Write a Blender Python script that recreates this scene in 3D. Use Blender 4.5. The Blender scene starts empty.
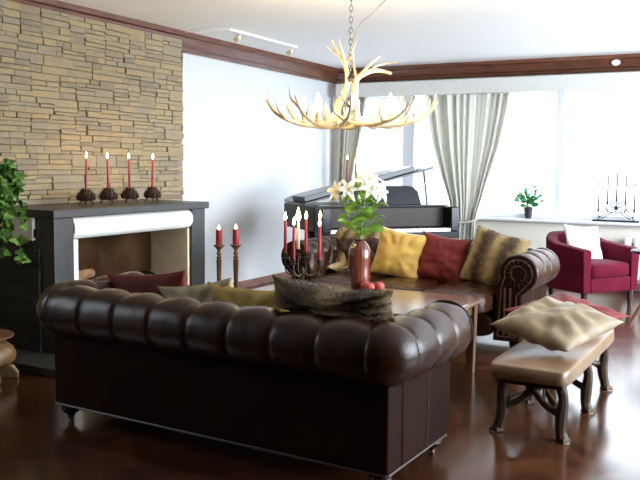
import bpy, bmesh, math, random
from mathutils import Vector, Matrix, Euler, noise

R = math.radians
PI = math.pi
random.seed(7)
C = bpy.context.scene.collection

# ------------------------------------------------------------------ camera
cam_d = bpy.data.cameras.new('camera')
cam = bpy.data.objects.new('camera', cam_d)
C.objects.link(cam)
bpy.context.scene.camera = cam
yaw, pitch, roll = R(28), R(5.2), R(0.6)
CAM = Vector((4.92, 0.0, 1.35))
F0 = Vector((-math.sin(yaw), math.cos(yaw), 0)); R0 = Vector((math.cos(yaw), math.sin(yaw), 0)); U0 = Vector((0, 0, 1))
Fw = F0 * math.cos(pitch) - U0 * math.sin(pitch)
Up = U0 * math.cos(pitch) + F0 * math.sin(pitch)
Rr = R0 * math.cos(roll) + Up * math.sin(roll)
Uu = Up * math.cos(roll) - R0 * math.sin(roll)
m = Matrix((Rr, Uu, -Fw)).transposed().to_4x4()
m.translation = CAM
cam.matrix_world = m
cam_d.sensor_width = 36
cam_d.lens = 819 / 640 * 36
cam_d.clip_start = 0.05
cam_d.clip_end = 300

# ------------------------------------------------------------------ world, daylight, exposure
sc = bpy.context.scene
sc.view_settings.view_transform = 'Standard'
sc.view_settings.look = 'None'
sc.view_settings.gamma = 1.0
sc.view_settings.use_curve_mapping = False
sc.view_settings.exposure = 0.36
sc.cycles.max_bounces = 8
sc.cycles.diffuse_bounces = 5
sc.cycles.glossy_bounces = 4
sc.cycles.sample_clamp_indirect = 6.0
sc.cycles.caustics_reflective = False
sc.cycles.caustics_refractive = False
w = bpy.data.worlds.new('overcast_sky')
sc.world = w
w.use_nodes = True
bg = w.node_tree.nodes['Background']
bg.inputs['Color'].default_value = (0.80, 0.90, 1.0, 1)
# hazy winter sky; unseen glow added low at right to fill the room
SKY, ZENITH, SIDE_FILL = 1.25, 6.5, 22.0
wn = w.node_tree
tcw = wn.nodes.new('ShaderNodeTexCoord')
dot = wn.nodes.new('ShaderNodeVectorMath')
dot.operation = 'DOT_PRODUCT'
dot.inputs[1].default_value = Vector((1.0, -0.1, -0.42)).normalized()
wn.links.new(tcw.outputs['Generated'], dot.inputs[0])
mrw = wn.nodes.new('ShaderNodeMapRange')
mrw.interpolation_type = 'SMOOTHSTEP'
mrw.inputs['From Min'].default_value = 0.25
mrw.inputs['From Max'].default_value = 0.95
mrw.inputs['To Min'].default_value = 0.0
mrw.inputs['To Max'].default_value = SIDE_FILL
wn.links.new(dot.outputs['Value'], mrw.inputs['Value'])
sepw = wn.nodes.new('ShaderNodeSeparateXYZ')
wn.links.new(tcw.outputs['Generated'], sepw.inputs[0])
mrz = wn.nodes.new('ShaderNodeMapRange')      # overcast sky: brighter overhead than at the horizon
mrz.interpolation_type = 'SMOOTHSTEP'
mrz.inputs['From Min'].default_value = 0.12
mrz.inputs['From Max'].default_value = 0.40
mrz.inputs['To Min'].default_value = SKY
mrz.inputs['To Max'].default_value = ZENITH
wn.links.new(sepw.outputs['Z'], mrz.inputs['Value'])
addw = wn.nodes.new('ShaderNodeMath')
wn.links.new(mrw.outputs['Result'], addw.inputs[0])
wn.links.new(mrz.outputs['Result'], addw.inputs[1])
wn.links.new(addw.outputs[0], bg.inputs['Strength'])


def portal(name, loc, rot, sx, sy):
    d = bpy.data.lights.new(name, 'AREA')
    d.shape = 'RECTANGLE'
    d.size = sx
    d.size_y = sy
    d.cycles.is_portal = True
    o = bpy.data.objects.new(name, d)
    o.location = loc
    o.rotation_euler = rot
    C.objects.link(o)


# daylight enters through the window openings only (portals guide the sky light)
portal('daylight_portal', (3.05, 9.72, 1.52), (R(-90), 0, 0), 5.6, 1.6)
portal('daylight_portal', (7.42, 5.95, 1.45), (0, R(90), 0), 2.0, 5.4)
portal('daylight_portal', (-0.12, 1.82, 1.75), (0, R(-90), 0), 1.4, 1.1)


# ------------------------------------------------------------------ materials
def new_mat(name):
    mt = bpy.data.materials.new(name)
    mt.use_nodes = True
    nt = mt.node_tree
    return mt, nt, nt.nodes['Principled BSDF']


def mat(name, col, rough=0.5, metal=0.0, var=0.0, scale=20.0, bump=0.0, bscale=None, coat=0.0, sheen=0.0, col2=None, spec=0.5, stretch=None, detail=4.0, rvar=0.0):
    mt, nt, b = new_mat(name)
    b.inputs['Base Color'].default_value = (*col, 1)
    b.inputs['Roughness'].default_value = rough
    b.inputs['Metallic'].default_value = metal
    b.inputs['Coat Weight'].default_value = coat
    b.inputs['Coat Roughness'].default_value = 0.15
    b.inputs['Specular IOR Level'].default_value = spec
    if sheen:
        b.inputs['Sheen Weight'].default_value = sheen
        b.inputs['Sheen Roughness'].default_value = 0.4
    tc = nt.nodes.new('ShaderNodeTexCoord')
    src = tc.outputs['Object']
    if stretch:
        mp = nt.nodes.new('ShaderNodeMapping')
        mp.inputs['Scale'].default_value = stretch
        nt.links.new(src, mp.inputs['Vector'])
        src = mp.outputs['Vector']
    if var or col2 or rvar:
        n = nt.nodes.new('ShaderNodeTexNoise')
        n.inputs['Scale'].default_value = scale
        n.inputs['Detail'].default_value = detail
        nt.links.new(src, n.inputs['Vector'])
        if var or col2:
            r = nt.nodes.new('ShaderNodeValToRGB')
            a = [max(0, c * (1 - var)) for c in col]
            z = list(col2) if col2 else [min(1, c * (1 + var)) for c in col]
            r.color_ramp.elements[0].position = 0.35
            r.color_ramp.elements[1].position = 0.65
            r.color_ramp.elements[0].color = (*a, 1)
            r.color_ramp.elements[1].color = (*z, 1)
            nt.links.new(n.outputs['Fac'], r.inputs['Fac'])
            nt.links.new(r.outputs['Color'], b.inputs['Base Color'])
        if rvar:
            mr = nt.nodes.new('ShaderNodeMapRange')
            mr.inputs['To Min'].default_value = max(0, rough - rvar)
            mr.inputs['To Max'].default_value = rough + rvar
            nt.links.new(n.outputs['Fac'], mr.inputs['Value'])
            nt.links.new(mr.outputs['Result'], b.inputs['Roughness'])
    if bump:
        n2 = nt.nodes.new('ShaderNodeTexNoise')
        n2.inputs['Scale'].default_value = bscale or scale
        n2.inputs['Detail'].default_value = 5
        nt.links.new(src, n2.inputs['Vector'])
        bp = nt.nodes.new('ShaderNodeBump')
        bp.inputs['Strength'].default_value = bump
        bp.inputs['Distance'].default_value = 0.01
        nt.links.new(n2.outputs['Fac'], bp.inputs['Height'])
        nt.links.new(bp.outputs['Normal'], b.inputs['Normal'])
    return mt


def island_mat(name, stops, rough, bump=0.0, bscale=30, rvar=0.0, grain=None, noise_mix=0.35, nscale=8.0, coat=0.0, coat_rough=0.2, spec=0.5):
    """colour differs from block to block (random per mesh island) plus mottling"""
    mt, nt, b = new_mat(name)
    b.inputs['Roughness'].default_value = rough
    b.inputs['Coat Weight'].default_value = coat
    b.inputs['Coat Roughness'].default_value = coat_rough
    b.inputs['Specular IOR Level'].default_value = spec
    g = nt.nodes.new('ShaderNodeNewGeometry')
    tc = nt.nodes.new('ShaderNodeTexCoord')
    n = nt.nodes.new('ShaderNodeTexNoise')
    n.inputs['Scale'].default_value = nscale
    n.inputs['Detail'].default_value = 6
    src = tc.outputs['Object']
    if grain:
        mp = nt.nodes.new('ShaderNodeMapping')
        mp.inputs['Scale'].default_value = grain
        nt.links.new(src, mp.inputs['Vector'])
        src = mp.outputs['Vector']
    nt.links.new(src, n.inputs['Vector'])
    mx = nt.nodes.new('ShaderNodeMix')
    mx.data_type = 'FLOAT'
    mx.inputs[0].default_value = noise_mix
    nt.links.new(g.outputs['Random Per Island'], mx.inputs[2])
    nt.links.new(n.outputs['Fac'], mx.inputs[3])
    r = nt.nodes.new('ShaderNodeValToRGB')
    el = r.color_ramp.elements
    el[0].position, el[0].color = stops[0][0], (*stops[0][1], 1)
    el[1].position, el[1].color = stops[-1][0], (*stops[-1][1], 1)
    for p, c in stops[1:-1]:
        e = el.new(p)
        e.color = (*c, 1)
    nt.links.new(mx.outputs[0], r.inputs['Fac'])
    nt.links.new(r.outputs['Color'], b.inputs['Base Color'])
    if rvar:
        n3 = nt.nodes.new('ShaderNodeTexNoise')
        n3.inputs['Scale'].default_value = 3.0
        nt.links.new(tc.outputs['Object'], n3.inputs['Vector'])
        mr = nt.nodes.new('ShaderNodeMapRange')
        mr.inputs['To Min'].default_value = rough - rvar
        mr.inputs['To Max'].default_value = rough + rvar
        nt.links.new(n3.outputs['Fac'], mr.inputs['Value'])
        nt.links.new(mr.outputs['Result'], b.inputs['Roughness'])
    if bump:
        n2 = nt.nodes.new('ShaderNodeTexNoise')
        n2.inputs['Scale'].default_value = bscale
        n2.inputs['Detail'].default_value = 6
        nt.links.new(src, n2.inputs['Vector'])
        bp = nt.nodes.new('ShaderNodeBump')
        bp.inputs['Strength'].default_value = bump
        bp.inputs['Distance'].default_value = 0.01
        nt.links.new(n2.outputs['Fac'], bp.inputs['Height'])
        nt.links.new(bp.outputs['Normal'], b.inputs['Normal'])
    return mt


def emit_mat(name, col, strength):
    mt, nt, b = new_mat(name)
    b.inputs['Base Color'].default_value = (*col, 1)
    b.inputs['Emission Color'].default_value = (*col, 1)
    b.inputs['Emission Strength'].default_value = strength
    return mt


def fur_mat(name, stops, axis=0, period=0.13, rough=0.8):
    """fur dyed in soft bands across the pelt"""
    mt, nt, b = new_mat(name)
    b.inputs['Roughness'].default_value = rough
    b.inputs['Sheen Weight'].default_value = 0.3
    b.inputs['Specular IOR Level'].default_value = 0.25
    tc = nt.nodes.new('ShaderNodeTexCoord')
    n = nt.nodes.new('ShaderNodeTexNoise')
    n.inputs['Scale'].default_value = 9
    n.inputs['Detail'].default_value = 5
    nt.links.new(tc.outputs['Object'], n.inputs['Vector'])
    sp = nt.nodes.new('ShaderNodeSeparateXYZ')
    nt.links.new(tc.outputs['Object'], sp.inputs[0])
    m1 = nt.nodes.new('ShaderNodeMath'); m1.operation = 'MULTIPLY'; m1.inputs[1].default_value = 2 * PI / period
    nt.links.new(sp.outputs[axis], m1.inputs[0])
    m2 = nt.nodes.new('ShaderNodeMath'); m2.operation = 'MULTIPLY_ADD'; m2.inputs[1].default_value = 2.5
    nt.links.new(n.outputs['Fac'], m2.inputs[0]); nt.links.new(m1.outputs[0], m2.inputs[2])
    m3 = nt.nodes.new('ShaderNodeMath'); m3.operation = 'SINE'
    nt.links.new(m2.outputs[0], m3.inputs[0])
    m4 = nt.nodes.new('ShaderNodeMath'); m4.operation = 'MULTIPLY_ADD'; m4.inputs[1].default_value = 0.5; m4.inputs[2].default_value = 0.5
    nt.links.new(m3.outputs[0], m4.inputs[0])
    r = nt.nodes.new('ShaderNodeValToRGB')
    el = r.color_ramp.elements
    el[0].position, el[0].color = stops[0][0], (*stops[0][1], 1)
    el[1].position, el[1].color = stops[-1][0], (*stops[-1][1], 1)
    for p, c in stops[1:-1]:
        e = el.new(p); e.color = (*c, 1)
    nt.links.new(m4.outputs[0], r.inputs['Fac'])
    nt.links.new(r.outputs['Color'], b.inputs['Base Color'])
    return mt


M = {}
M['wall'] = mat('white_wall_paint', (0.55, 0.555, 0.565), 0.8, bump=0.05, bscale=120)
M['ceil'] = mat('white_ceiling_paint', (0.94, 0.935, 0.915), 0.85)
M['under'] = mat('cream_wall_paint', (0.72, 0.69, 0.62), 0.8)
M['crown'] = mat('dark_mahogany_trim', (0.115, 0.040, 0.022), 0.35, var=0.35, scale=6, stretch=(1, 1, 8), coat=0.3)
M['base'] = mat('stained_baseboard', (0.20, 0.10, 0.085), 0.4, var=0.2, scale=8)
M['pelmet'] = mat('linen_pelmet', (0.60, 0.60, 0.57), 0.8, var=0.06, scale=40)
M['frame'] = mat('white_window_paint', (0.66, 0.69, 0.74), 0.45)
M['snow'] = mat('dimmed_snow', (0.30, 0.32, 0.35), 0.9)  # snow darkened in colour to dim the view through the windows
M['floor'] = island_mat('mahogany_parquet', [(0.0, (0.034, 0.012, 0.0055)), (0.5, (0.058, 0.020, 0.0085)), (1.0, (0.10, 0.036, 0.0145))], 0.17, bump=0.02, bscale=60, rvar=0.05, grain=(2, 2, 1), noise_mix=0.25, nscale=12, spec=0.8)
M['stone'] = island_mat('ledge_stone', [(0.15, (0.16, 0.135, 0.10)), (0.35, (0.235, 0.187, 0.118)), (0.5, (0.30, 0.225, 0.118)), (0.65, (0.225, 0.19, 0.138)), (0.85, (0.335, 0.24, 0.11))], 0.85, bump=0.7, bscale=28, grain=(1, 1, 2.5), noise_mix=0.45, nscale=9)
M['mortar'] = mat('dark_joint', (0.15, 0.12, 0.085), 0.95)
M['slate'] = mat('dark_slate', (0.022, 0.021, 0.020), 0.40, var=0.25, scale=14, bump=0.15, bscale=40, spec=0.6)
M['slate_dark'] = island_mat('dark_stacked_slate', [(0.1, (0.012, 0.012, 0.012)), (0.9, (0.035, 0.033, 0.03))], 0.7, bump=0.4, bscale=30)
M['hearth'] = mat('hearth_stone', (0.030, 0.034, 0.028), 0.55, var=0.3, scale=9)
M['plaster'] = mat('white_plaster', (0.82, 0.80, 0.76), 0.55)
M['cream'] = mat('cream_firebrick_panel', (0.82, 0.70, 0.48), 0.75, var=0.06, scale=12)
M['firebox'] = mat('sooty_firebox', (0.045, 0.022, 0.009), 0.9, var=0.5, scale=3.5, spec=0.08)
M['leather'] = mat('dark_brown_leather', (0.028, 0.0095, 0.004), 0.22, var=0.35, scale=5, bump=0.2, bscale=160, rvar=0.07, spec=0.36)
M['leather_far'] = mat('brown_leather', (0.034, 0.012, 0.005), 0.27, var=0.35, scale=5, bump=0.2, bscale=160, rvar=0.07, spec=0.36)
M['leather_panel'] = mat('plain_brown_leather', (0.016, 0.0055, 0.0025), 0.5, var=0.3, scale=3, bump=0.12, bscale=200, spec=0.06)
M['piping'] = mat('worn_leather_piping', (0.04, 0.018, 0.010), 0.4)
M['bun'] = mat('black_turned_wood', (0.012, 0.008, 0.006), 0.25)
M['brass'] = mat('worn_brass', (0.10, 0.07, 0.035), 0.35, metal=1.0)
M['iron'] = mat('black_wrought_iron', (0.014, 0.014, 0.018), 0.5, metal=0.3)
M['dark_metal'] = mat('dark_bronze', (0.05, 0.035, 0.025), 0.4, metal=0.7)
M['chain'] = mat('antique_brass_chain', (0.30, 0.23, 0.14), 0.4, metal=0.9)
M['red_wax'] = mat('dark_red_wax', (0.27, 0.014, 0.016), 0.45, spec=0.4)
M['red_wax'].node_tree.nodes['Principled BSDF'].inputs['Subsurface Weight'].default_value = 0.0
M['plum_wax'] = mat('plum_wax', (0.06, 0.02, 0.03), 0.5)
M['white_wax'] = mat('ivory_wax', (0.85, 0.78, 0.62), 0.5)
M['wick'] = mat('charred_wick', (0.02, 0.015, 0.01), 0.9)
M['flame'] = emit_mat('candle_flame', (1.0, 0.72, 0.34), 22.0)
M['bulb'] = emit_mat('lit_candle_bulb', (1.0, 0.80, 0.50), 30.0)
M['cone'] = mat('pine_cone_scale', (0.060, 0.032, 0.018), 0.6, var=0.5, scale=30)
M['turned'] = mat('turned_walnut', (0.19, 0.09, 0.045), 0.4, var=0.35, scale=15)
M['table'] = mat('walnut_table_top', (0.15, 0.085, 0.062), 0.16, var=0.2, scale=5, stretch=(1, 6, 1), coat=0.5)
M['table_leg'] = mat('brown_table_leg', (0.15, 0.062, 0.026), 0.35, var=0.25, scale=9)
M['vase'] = mat('red_brown_glaze', (0.115, 0.026, 0.014), 0.18, var=0.5, scale=14, stretch=(1, 1, 0.3), coat=0.6)
M['peach'] = mat('peach_skin', (0.34, 0.035, 0.035), 0.55, col2=(0.46, 0.10, 0.07), scale=6)
M['stem'] = mat('lily_stem_green', (0.15, 0.27, 0.05), 0.5)
M['leaf'] = mat('lily_leaf_green', (0.20, 0.36, 0.05), 0.5, var=0.4, scale=8)
M['petal'] = mat('lily_petal_white', (0.95, 0.96, 0.88), 0.5)
M['anther'] = mat('lily_anther', (0.62, 0.42, 0.06), 0.7)
M['bud'] = mat('lily_bud', (0.55, 0.66, 0.25), 0.5)
M['ivy'] = mat('ivy_leaf', (0.05, 0.13, 0.022), 0.4, col2=(0.17, 0.30, 0.055), scale=14)
M['ivy_stem'] = mat('ivy_stem', (0.09, 0.08, 0.03), 0.7)
M['pot'] = mat('dark_clay_pot', (0.10, 0.035, 0.022), 0.4)
M['plum_pot'] = mat('plum_plant_pot', (0.05, 0.035, 0.045), 0.35)
M['house'] = mat('house_plant_leaf', (0.03, 0.20, 0.06), 0.4, col2=(0.08, 0.34, 0.10), scale=20)
M['soil'] = mat('potting_soil', (0.03, 0.02, 0.013), 0.95)
M['curtain'] = mat('cream_curtain', (0.66, 0.65, 0.59), 0.85, var=0.04, scale=60, bump=0.05, bscale=400)
M['sheer'] = mat('sheer_white_curtain', (0.88, 0.90, 0.93), 0.9)
M['piano'] = mat('black_piano_lacquer', (0.010, 0.010, 0.013), 0.2, coat=0.0, spec=0.25)
M['piano_brown'] = mat('brown_black_piano_case', (0.024, 0.018, 0.014), 0.32, spec=0.12)
M['ivory'] = mat('piano_key_white', (0.86, 0.87, 0.88), 0.3)
M['velvet'] = mat('burgundy_velvet', (0.095, 0.003, 0.016), 0.8, var=0.15, scale=10, sheen=0.03, spec=0.12)
M['dark_wood'] = mat('dark_stained_wood', (0.020, 0.010, 0.007), 0.4, spec=0.3)
M['gold_cloth'] = mat('gold_velvet', (0.52, 0.32, 0.065), 0.65, var=0.12, scale=12, sheen=0.3)
M['gold_silk'] = mat('gold_yellow_silk', (0.60, 0.41, 0.10), 0.5, var=0.12, scale=8, sheen=0.2)
M['red_cloth'] = mat('deep_red_velvet', (0.125, 0.004, 0.003), 0.75, var=0.15, scale=12, sheen=0.05)
M['beige_cloth'] = mat('beige_velvet', (0.225, 0.16, 0.085), 0.6, var=0.28, scale=9, sheen=0.2)
M['beige_silk'] = mat('pale_beige_silk', (0.46, 0.37, 0.21), 0.55, var=0.15, scale=9)
M['white_cloth'] = mat('white_cushion_cotton', (0.80, 0.77, 0.71), 0.8, var=0.05, scale=12)
M['fur_striped'] = fur_mat('striped_fur', [(0.0, (0.07, 0.040, 0.018)), (0.35, (0.17, 0.105, 0.045)), (0.7, (0.34, 0.235, 0.105)), (1.0, (0.45, 0.34, 0.17))], 0, 0.19)
M['fur_dark'] = fur_mat('dark_fur', [(0.0, (0.065, 0.042, 0.020)), (0.5, (0.15, 0.10, 0.045)), (1.0, (0.30, 0.22, 0.11))], 0, 0.30)
M['fur_gold'] = fur_mat('golden_fur', [(0.0, (0.13, 0.085, 0.03)), (0.5, (0.30, 0.21, 0.08)), (1.0, (0.52, 0.40, 0.20))], 0, 0.12)
M['bench'] = mat('tan_bench_leather', (0.18, 0.105, 0.05), 0.40, var=0.15, scale=6, bump=0.1, bscale=150, coat=0.2)
M['antler_dark'] = mat('dark_antler', (0.035, 0.021, 0.013), 0.5, col2=(0.075, 0.046, 0.027), scale=14, bump=0.25, bscale=60, spec=0.2)
M['antler_tip'] = mat('pale_antler_base', (0.42, 0.33, 0.22), 0.6)
M['antler'] = mat('pale_antler', (0.42, 0.29, 0.14), 0.55, col2=(0.78, 0.67, 0.48), scale=7, bump=0.15, bscale=50)
M['tan'] = mat('tan_leather_bulge', (0.24, 0.12, 0.038), 0.32, col2=(0.32, 0.19, 0.07), scale=4, coat=0.3)
M['claw'] = mat('pale_carved_wood', (0.40, 0.28, 0.15), 0.55, var=0.2, scale=14)
M['track'] = mat('white_track_enamel', (0.80, 0.79, 0.77), 0.4)
M['spot_face'] = mat('spot_reflector', (0.75, 0.66, 0.42), 0.3, metal=0.6)
M['bark'] = mat('split_log', (0.24, 0.13, 0.06), 0.85, var=0.4, scale=20)
M['log_end'] = mat('log_end_grain', (0.46, 0.28, 0.12), 0.8, var=0.2, scale=12)
M['radiator'] = mat('white_radiator', (0.74, 0.73, 0.70), 0.4)
M['downlight'] = emit_mat('lit_downlight', (1.0, 0.96, 0.9), 2.5)
M['white_metal'] = mat('white_metal_ring', (0.8, 0.8, 0.8), 0.35)
M['gold_cord'] = mat('cord', (0.34, 0.28, 0.18), 0.6)


def see_light(mt, amount):
    nt = mt.node_tree
    b = nt.nodes['Principled BSDF']
    tr = nt.nodes.new('ShaderNodeBsdfTranslucent')
    tr.inputs['Color'].default_value = (*[min(1, c * 1.15) for c in b.inputs['Base Color'].default_value[:3]], 1)
    mx = nt.nodes.new('ShaderNodeMixShader')
    mx.inputs[0].default_value = amount
    out = nt.nodes['Material Output']
    nt.links.new(b.outputs[0], mx.inputs[1])
    nt.links.new(tr.outputs[0], mx.inputs[2])
    nt.links.new(mx.outputs[0], out.inputs['Surface'])
see_light(M['curtain'], 0.30)
see_light(M['sheer'], 0.6)
see_light(M['petal'], 0.3)
see_light(M['leaf'], 0.25)


# ------------------------------------------------------------------ mesh helpers
class MB:
    def __init__(s):
        s.v = []
        s.f = []

    def add(s, vs, fs, mtx=None):
        o = len(s.v)
        if mtx is not None:
            vs = [mtx @ Vector(p) for p in vs]
        s.v += [tuple(p) for p in vs]
        s.f += [tuple(i + o for i in f) for f in fs]
        return s

    def box(s, x0, x1, y0, y1, z0, z1, mtx=None):
        vs = [(x0, y0, z0), (x1, y0, z0), (x1, y1, z0), (x0, y1, z0), (x0, y0, z1), (x1, y0, z1), (x1, y1, z1), (x0, y1, z1)]
        fs = [(0, 3, 2, 1), (4, 5, 6, 7), (0, 1, 5, 4), (1, 2, 6, 5), (2, 3, 7, 6), (3, 0, 4, 7)]
        return s.add(vs, fs, mtx)

    def grid(s, pts, cu=False, cv=False, mtx=None):
        """pts[i][j]; cu closes i, cv closes j"""
        nu, nv = len(pts), len(pts[0])
        vs = [p for row in pts for p in row]
        fs = []
        for i in range(nu if cu else nu - 1):
            for j in range(nv if cv else nv - 1):
                a, b = i, (i + 1) % nu
                c, d = j, (j + 1) % nv
                fs.append((a * nv + c, b * nv + c, b * nv + d, a * nv + d))
        return s.add(vs, fs, mtx)

    def lathe(s, prof, n=24, mtx=None, ribs=0, rib=0.0):
        rows = []
        for (r, z) in prof:
            row = []
            for k in range(n):
                a = 2 * PI * k / n
                rr = r * (1 + rib * math.cos(ribs * a)) if ribs else r
                row.append((rr * math.cos(a), rr * math.sin(a), z))
            rows.append(row)
        o = len(s.v)
        s.grid(rows, cv=True, mtx=mtx)
        nr = len(rows)
        if prof[0][0] > 1e-5:
            s.f.append(tuple(o + k for k in reversed(range(n))))
        if prof[-1][0] > 1e-5:
            s.f.append(tuple(o + (nr - 1) * n + k for k in range(n)))
        return s

    def tube(s, pts, rad, n=8, mtx=None, cap=True, smooth=0):
        P = [Vector(p) for p in pts]
        rr = list(rad) if isinstance(rad, (list, tuple)) else [rad] * len(P)
        if smooth:
            P, rr = catmull(P, rr, smooth)
        rows = []
        t = (P[1] - P[0]).normalized()
        up = Vector((0, 0, 1)) if abs(t.z) < 0.9 else Vector((1, 0, 0))
        nrm = t.cross(up).normalized()
        for i, p in enumerate(P):
            if i == 0:
                t2 = P[1] - P[0]
            elif i == len(P) - 1:
                t2 = P[-1] - P[-2]
            else:
                t2 = P[i + 1] - P[i - 1]
            t2.normalize()
            nrm = (nrm - t2 * nrm.dot(t2)).normalized()
            bn = t2.cross(nrm)
            rows.append([p + (nrm * math.cos(2 * PI * k / n) + bn * math.sin(2 * PI * k / n)) * rr[i] for k in range(n)])
        o = len(s.v)
        s.grid(rows, cv=True, mtx=mtx)
        if cap:
            s.f.append(tuple(o + k for k in range(n)))
            s.f.append(tuple(o + (len(rows) - 1) * n + k for k in reversed(range(n))))
        return s

    def ball(s, c, rx, ry=None, rz=None, n=12, m=8, mtx=None):
        ry = ry or rx
        rz = rz or rx
        rows = []
        for i in range(m + 1):
            th = PI * i / m
            rows.append([(c[0] + rx * math.sin(th) * math.cos(2 * PI * k / n), c[1] + ry * math.sin(th) * math.sin(2 * PI * k / n), c[2] - rz * math.cos(th)) for k in range(n)])
        return s.grid(rows, cv=True, mtx=mtx)

    def prism(s, outline, d0, d1, plane='xz', mtx=None):
        """outline in a plane, pulled along the third axis"""
        n = len(outline)
        def pt(a, b, d):
            return (a, d, b) if plane == 'xz' else ((a, b, d) if plane == 'xy' else (d, a, b))
        vs = [pt(a, b, d0) for a, b in outline] + [pt(a, b, d1) for a, b in outline]
        fs = [tuple(range(n)), tuple(reversed(range(n, 2 * n)))]
        for i in range(n):
            j = (i + 1) % n
            fs.append((i, i + n, j + n, j))
        return s.add(vs, fs, mtx)

    def build(s, name, mt, parent=None, loc=(0, 0, 0), rot=(0, 0, 0), smooth=True, bevel=0.0, seg=2, angle=35):
        me = bpy.data.meshes.new(name)
        me.from_pydata(s.v, [], s.f)
        bm = bmesh.new()
        bm.from_mesh(me)
        bmesh.ops.remove_doubles(bm, verts=bm.verts, dist=1e-6)
        bmesh.ops.recalc_face_normals(bm, faces=bm.faces)
        bm.to_mesh(me)
        bm.free()
        me.materials.append(mt)
        o = bpy.data.objects.new(name, me)
        C.objects.link(o)
        if smooth:
            me.polygons.foreach_set('use_smooth', [True] * len(me.polygons))
            me.set_sharp_from_angle(angle=R(angle))
        if bevel:
            b = o.modifiers.new('bevel', 'BEVEL')
            b.width = bevel
            b.segments = seg
            b.limit_method = 'ANGLE'
            b.angle_limit = R(40)
        o.location = loc
        o.rotation_euler = rot
        if parent:
            o.parent = parent
        return o


def catmull(P, rr, k):
    out, ro = [], []
    n = len(P)
    for i in range(n - 1):
        p0, p1, p2, p3 = P[max(i - 1, 0)], P[i], P[i + 1], P[min(i + 2, n - 1)]
        for q in range(k):
            t = q / k
            out.append(0.5 * ((2 * p1) + (p2 - p0) * t + (2 * p0 - 5 * p1 + 4 * p2 - p3) * t * t + (3 * p1 - p0 - 3 * p2 + p3) * t ** 3))
            ro.append(rr[i] * (1 - t) + rr[i + 1] * t)
    out.append(P[-1])
    ro.append(rr[-1])
    return out, ro


def tag(o, label, cat, group=None):
    o['label'] = label
    o['category'] = cat
    if group:
        o['group'] = group
    return o


def thing(name, label, cat, loc=(0, 0, 0), rot=(0, 0, 0), group=None):
    o = bpy.data.objects.new(name, None)
    o.empty_display_size = 0.1
    C.objects.link(o)
    o.location = loc
    o.rotation_euler = rot
    return tag(o, label, cat, group)


def struct(o):
    o['kind'] = 'structure'
    return o


def dup(root, label, loc=None, rot=None, group=None, mats=None):
    def cp(o, par):
        c = o.copy()
        C.objects.link(c)
        c.parent = par
        if mats and c.type == 'MESH' and o.data.materials[0].name in mats:
            c.data = o.data.copy()
            c.data.materials[0] = mats[o.data.materials[0].name]
        for ch in list(o.children):
            cp(ch, c)
        return c
    r = cp(root, None)
    r['label'] = label
    if group:
        r['group'] = group
    if loc is not None:
        r.location = loc
    if rot is not None:
        r.rotation_euler = rot
    return r


def rounded_block(sx, sy, sz, crown=0.0, e=0.28, n=28, m=16):
    """upholstered block: superellipsoid with a domed top, centred"""
    mb = MB()
    def sg(v, p):
        return math.copysign(abs(v) ** p, v)
    rows = []
    for i in range(m + 1):
        th = -PI / 2 + PI * i / m
        row = []
        for k in range(n):
            ph = 2 * PI * k / n
            x = sg(math.cos(th), e) * sg(math.cos(ph), e) * sx / 2
            y = sg(math.cos(th), e) * sg(math.sin(ph), e) * sy / 2
            z = sg(math.sin(th), e * 1.3) * sz / 2
            if z > 0:
                z += crown * max(0, 1 - (2 * x / sx) ** 2) * max(0, 1 - (2 * y / sy) ** 2)
            row.append((x, y, z))
        rows.append(row)
    mb.grid(rows, cv=True)
    return mb


def pillow_mb(wd, ht, th, seed=0, n=26, pinch=0.10, wrinkle=0.012, sag=0.0):
    """pillow lying in local XZ (x width, z height), bulging along y, centred; corners stay pointed"""
    mb = MB()
    for side in (1, -1):
        rows = []
        for i in range(n + 1):
            u = -1 + 2 * i / n
            row = []
            for j in range(n + 1):
                v = -1 + 2 * j / n
                px = u * wd / 2 * (1 - pinch * (1 - v * v))
                pz = v * ht / 2 * (1 - pinch * (1 - u * u))
                b = max(0.0, (1 - u ** 4) * (1 - v ** 4)) ** 0.62
                b *= (0.78 + 0.22 * (1 - u * u) * (1 - v * v))
                nz = noise.noise(Vector((u * 1.6 + seed * 3.1, v * 1.6, side * 2 + seed))) * wrinkle * 2.0
                nz += noise.noise(Vector((u * 4 + seed, v * 4 + seed * 2, side))) * wrinkle
                # folds running in from the corners
                ang = math.atan2(v, u)
                rad = min(1.0, math.hypot(u, v))
                nz += wrinkle * 0.9 * math.sin(ang * 11 + seed) * rad ** 2
                y = side * (th / 2 * b + nz * b)
                pz -= sag * (1 - u * u) * (0.5 + 0.5 * v)
                row.append((px, y, pz))
            rows.append(row)
        mb.grid(rows)
    return mb


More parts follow.
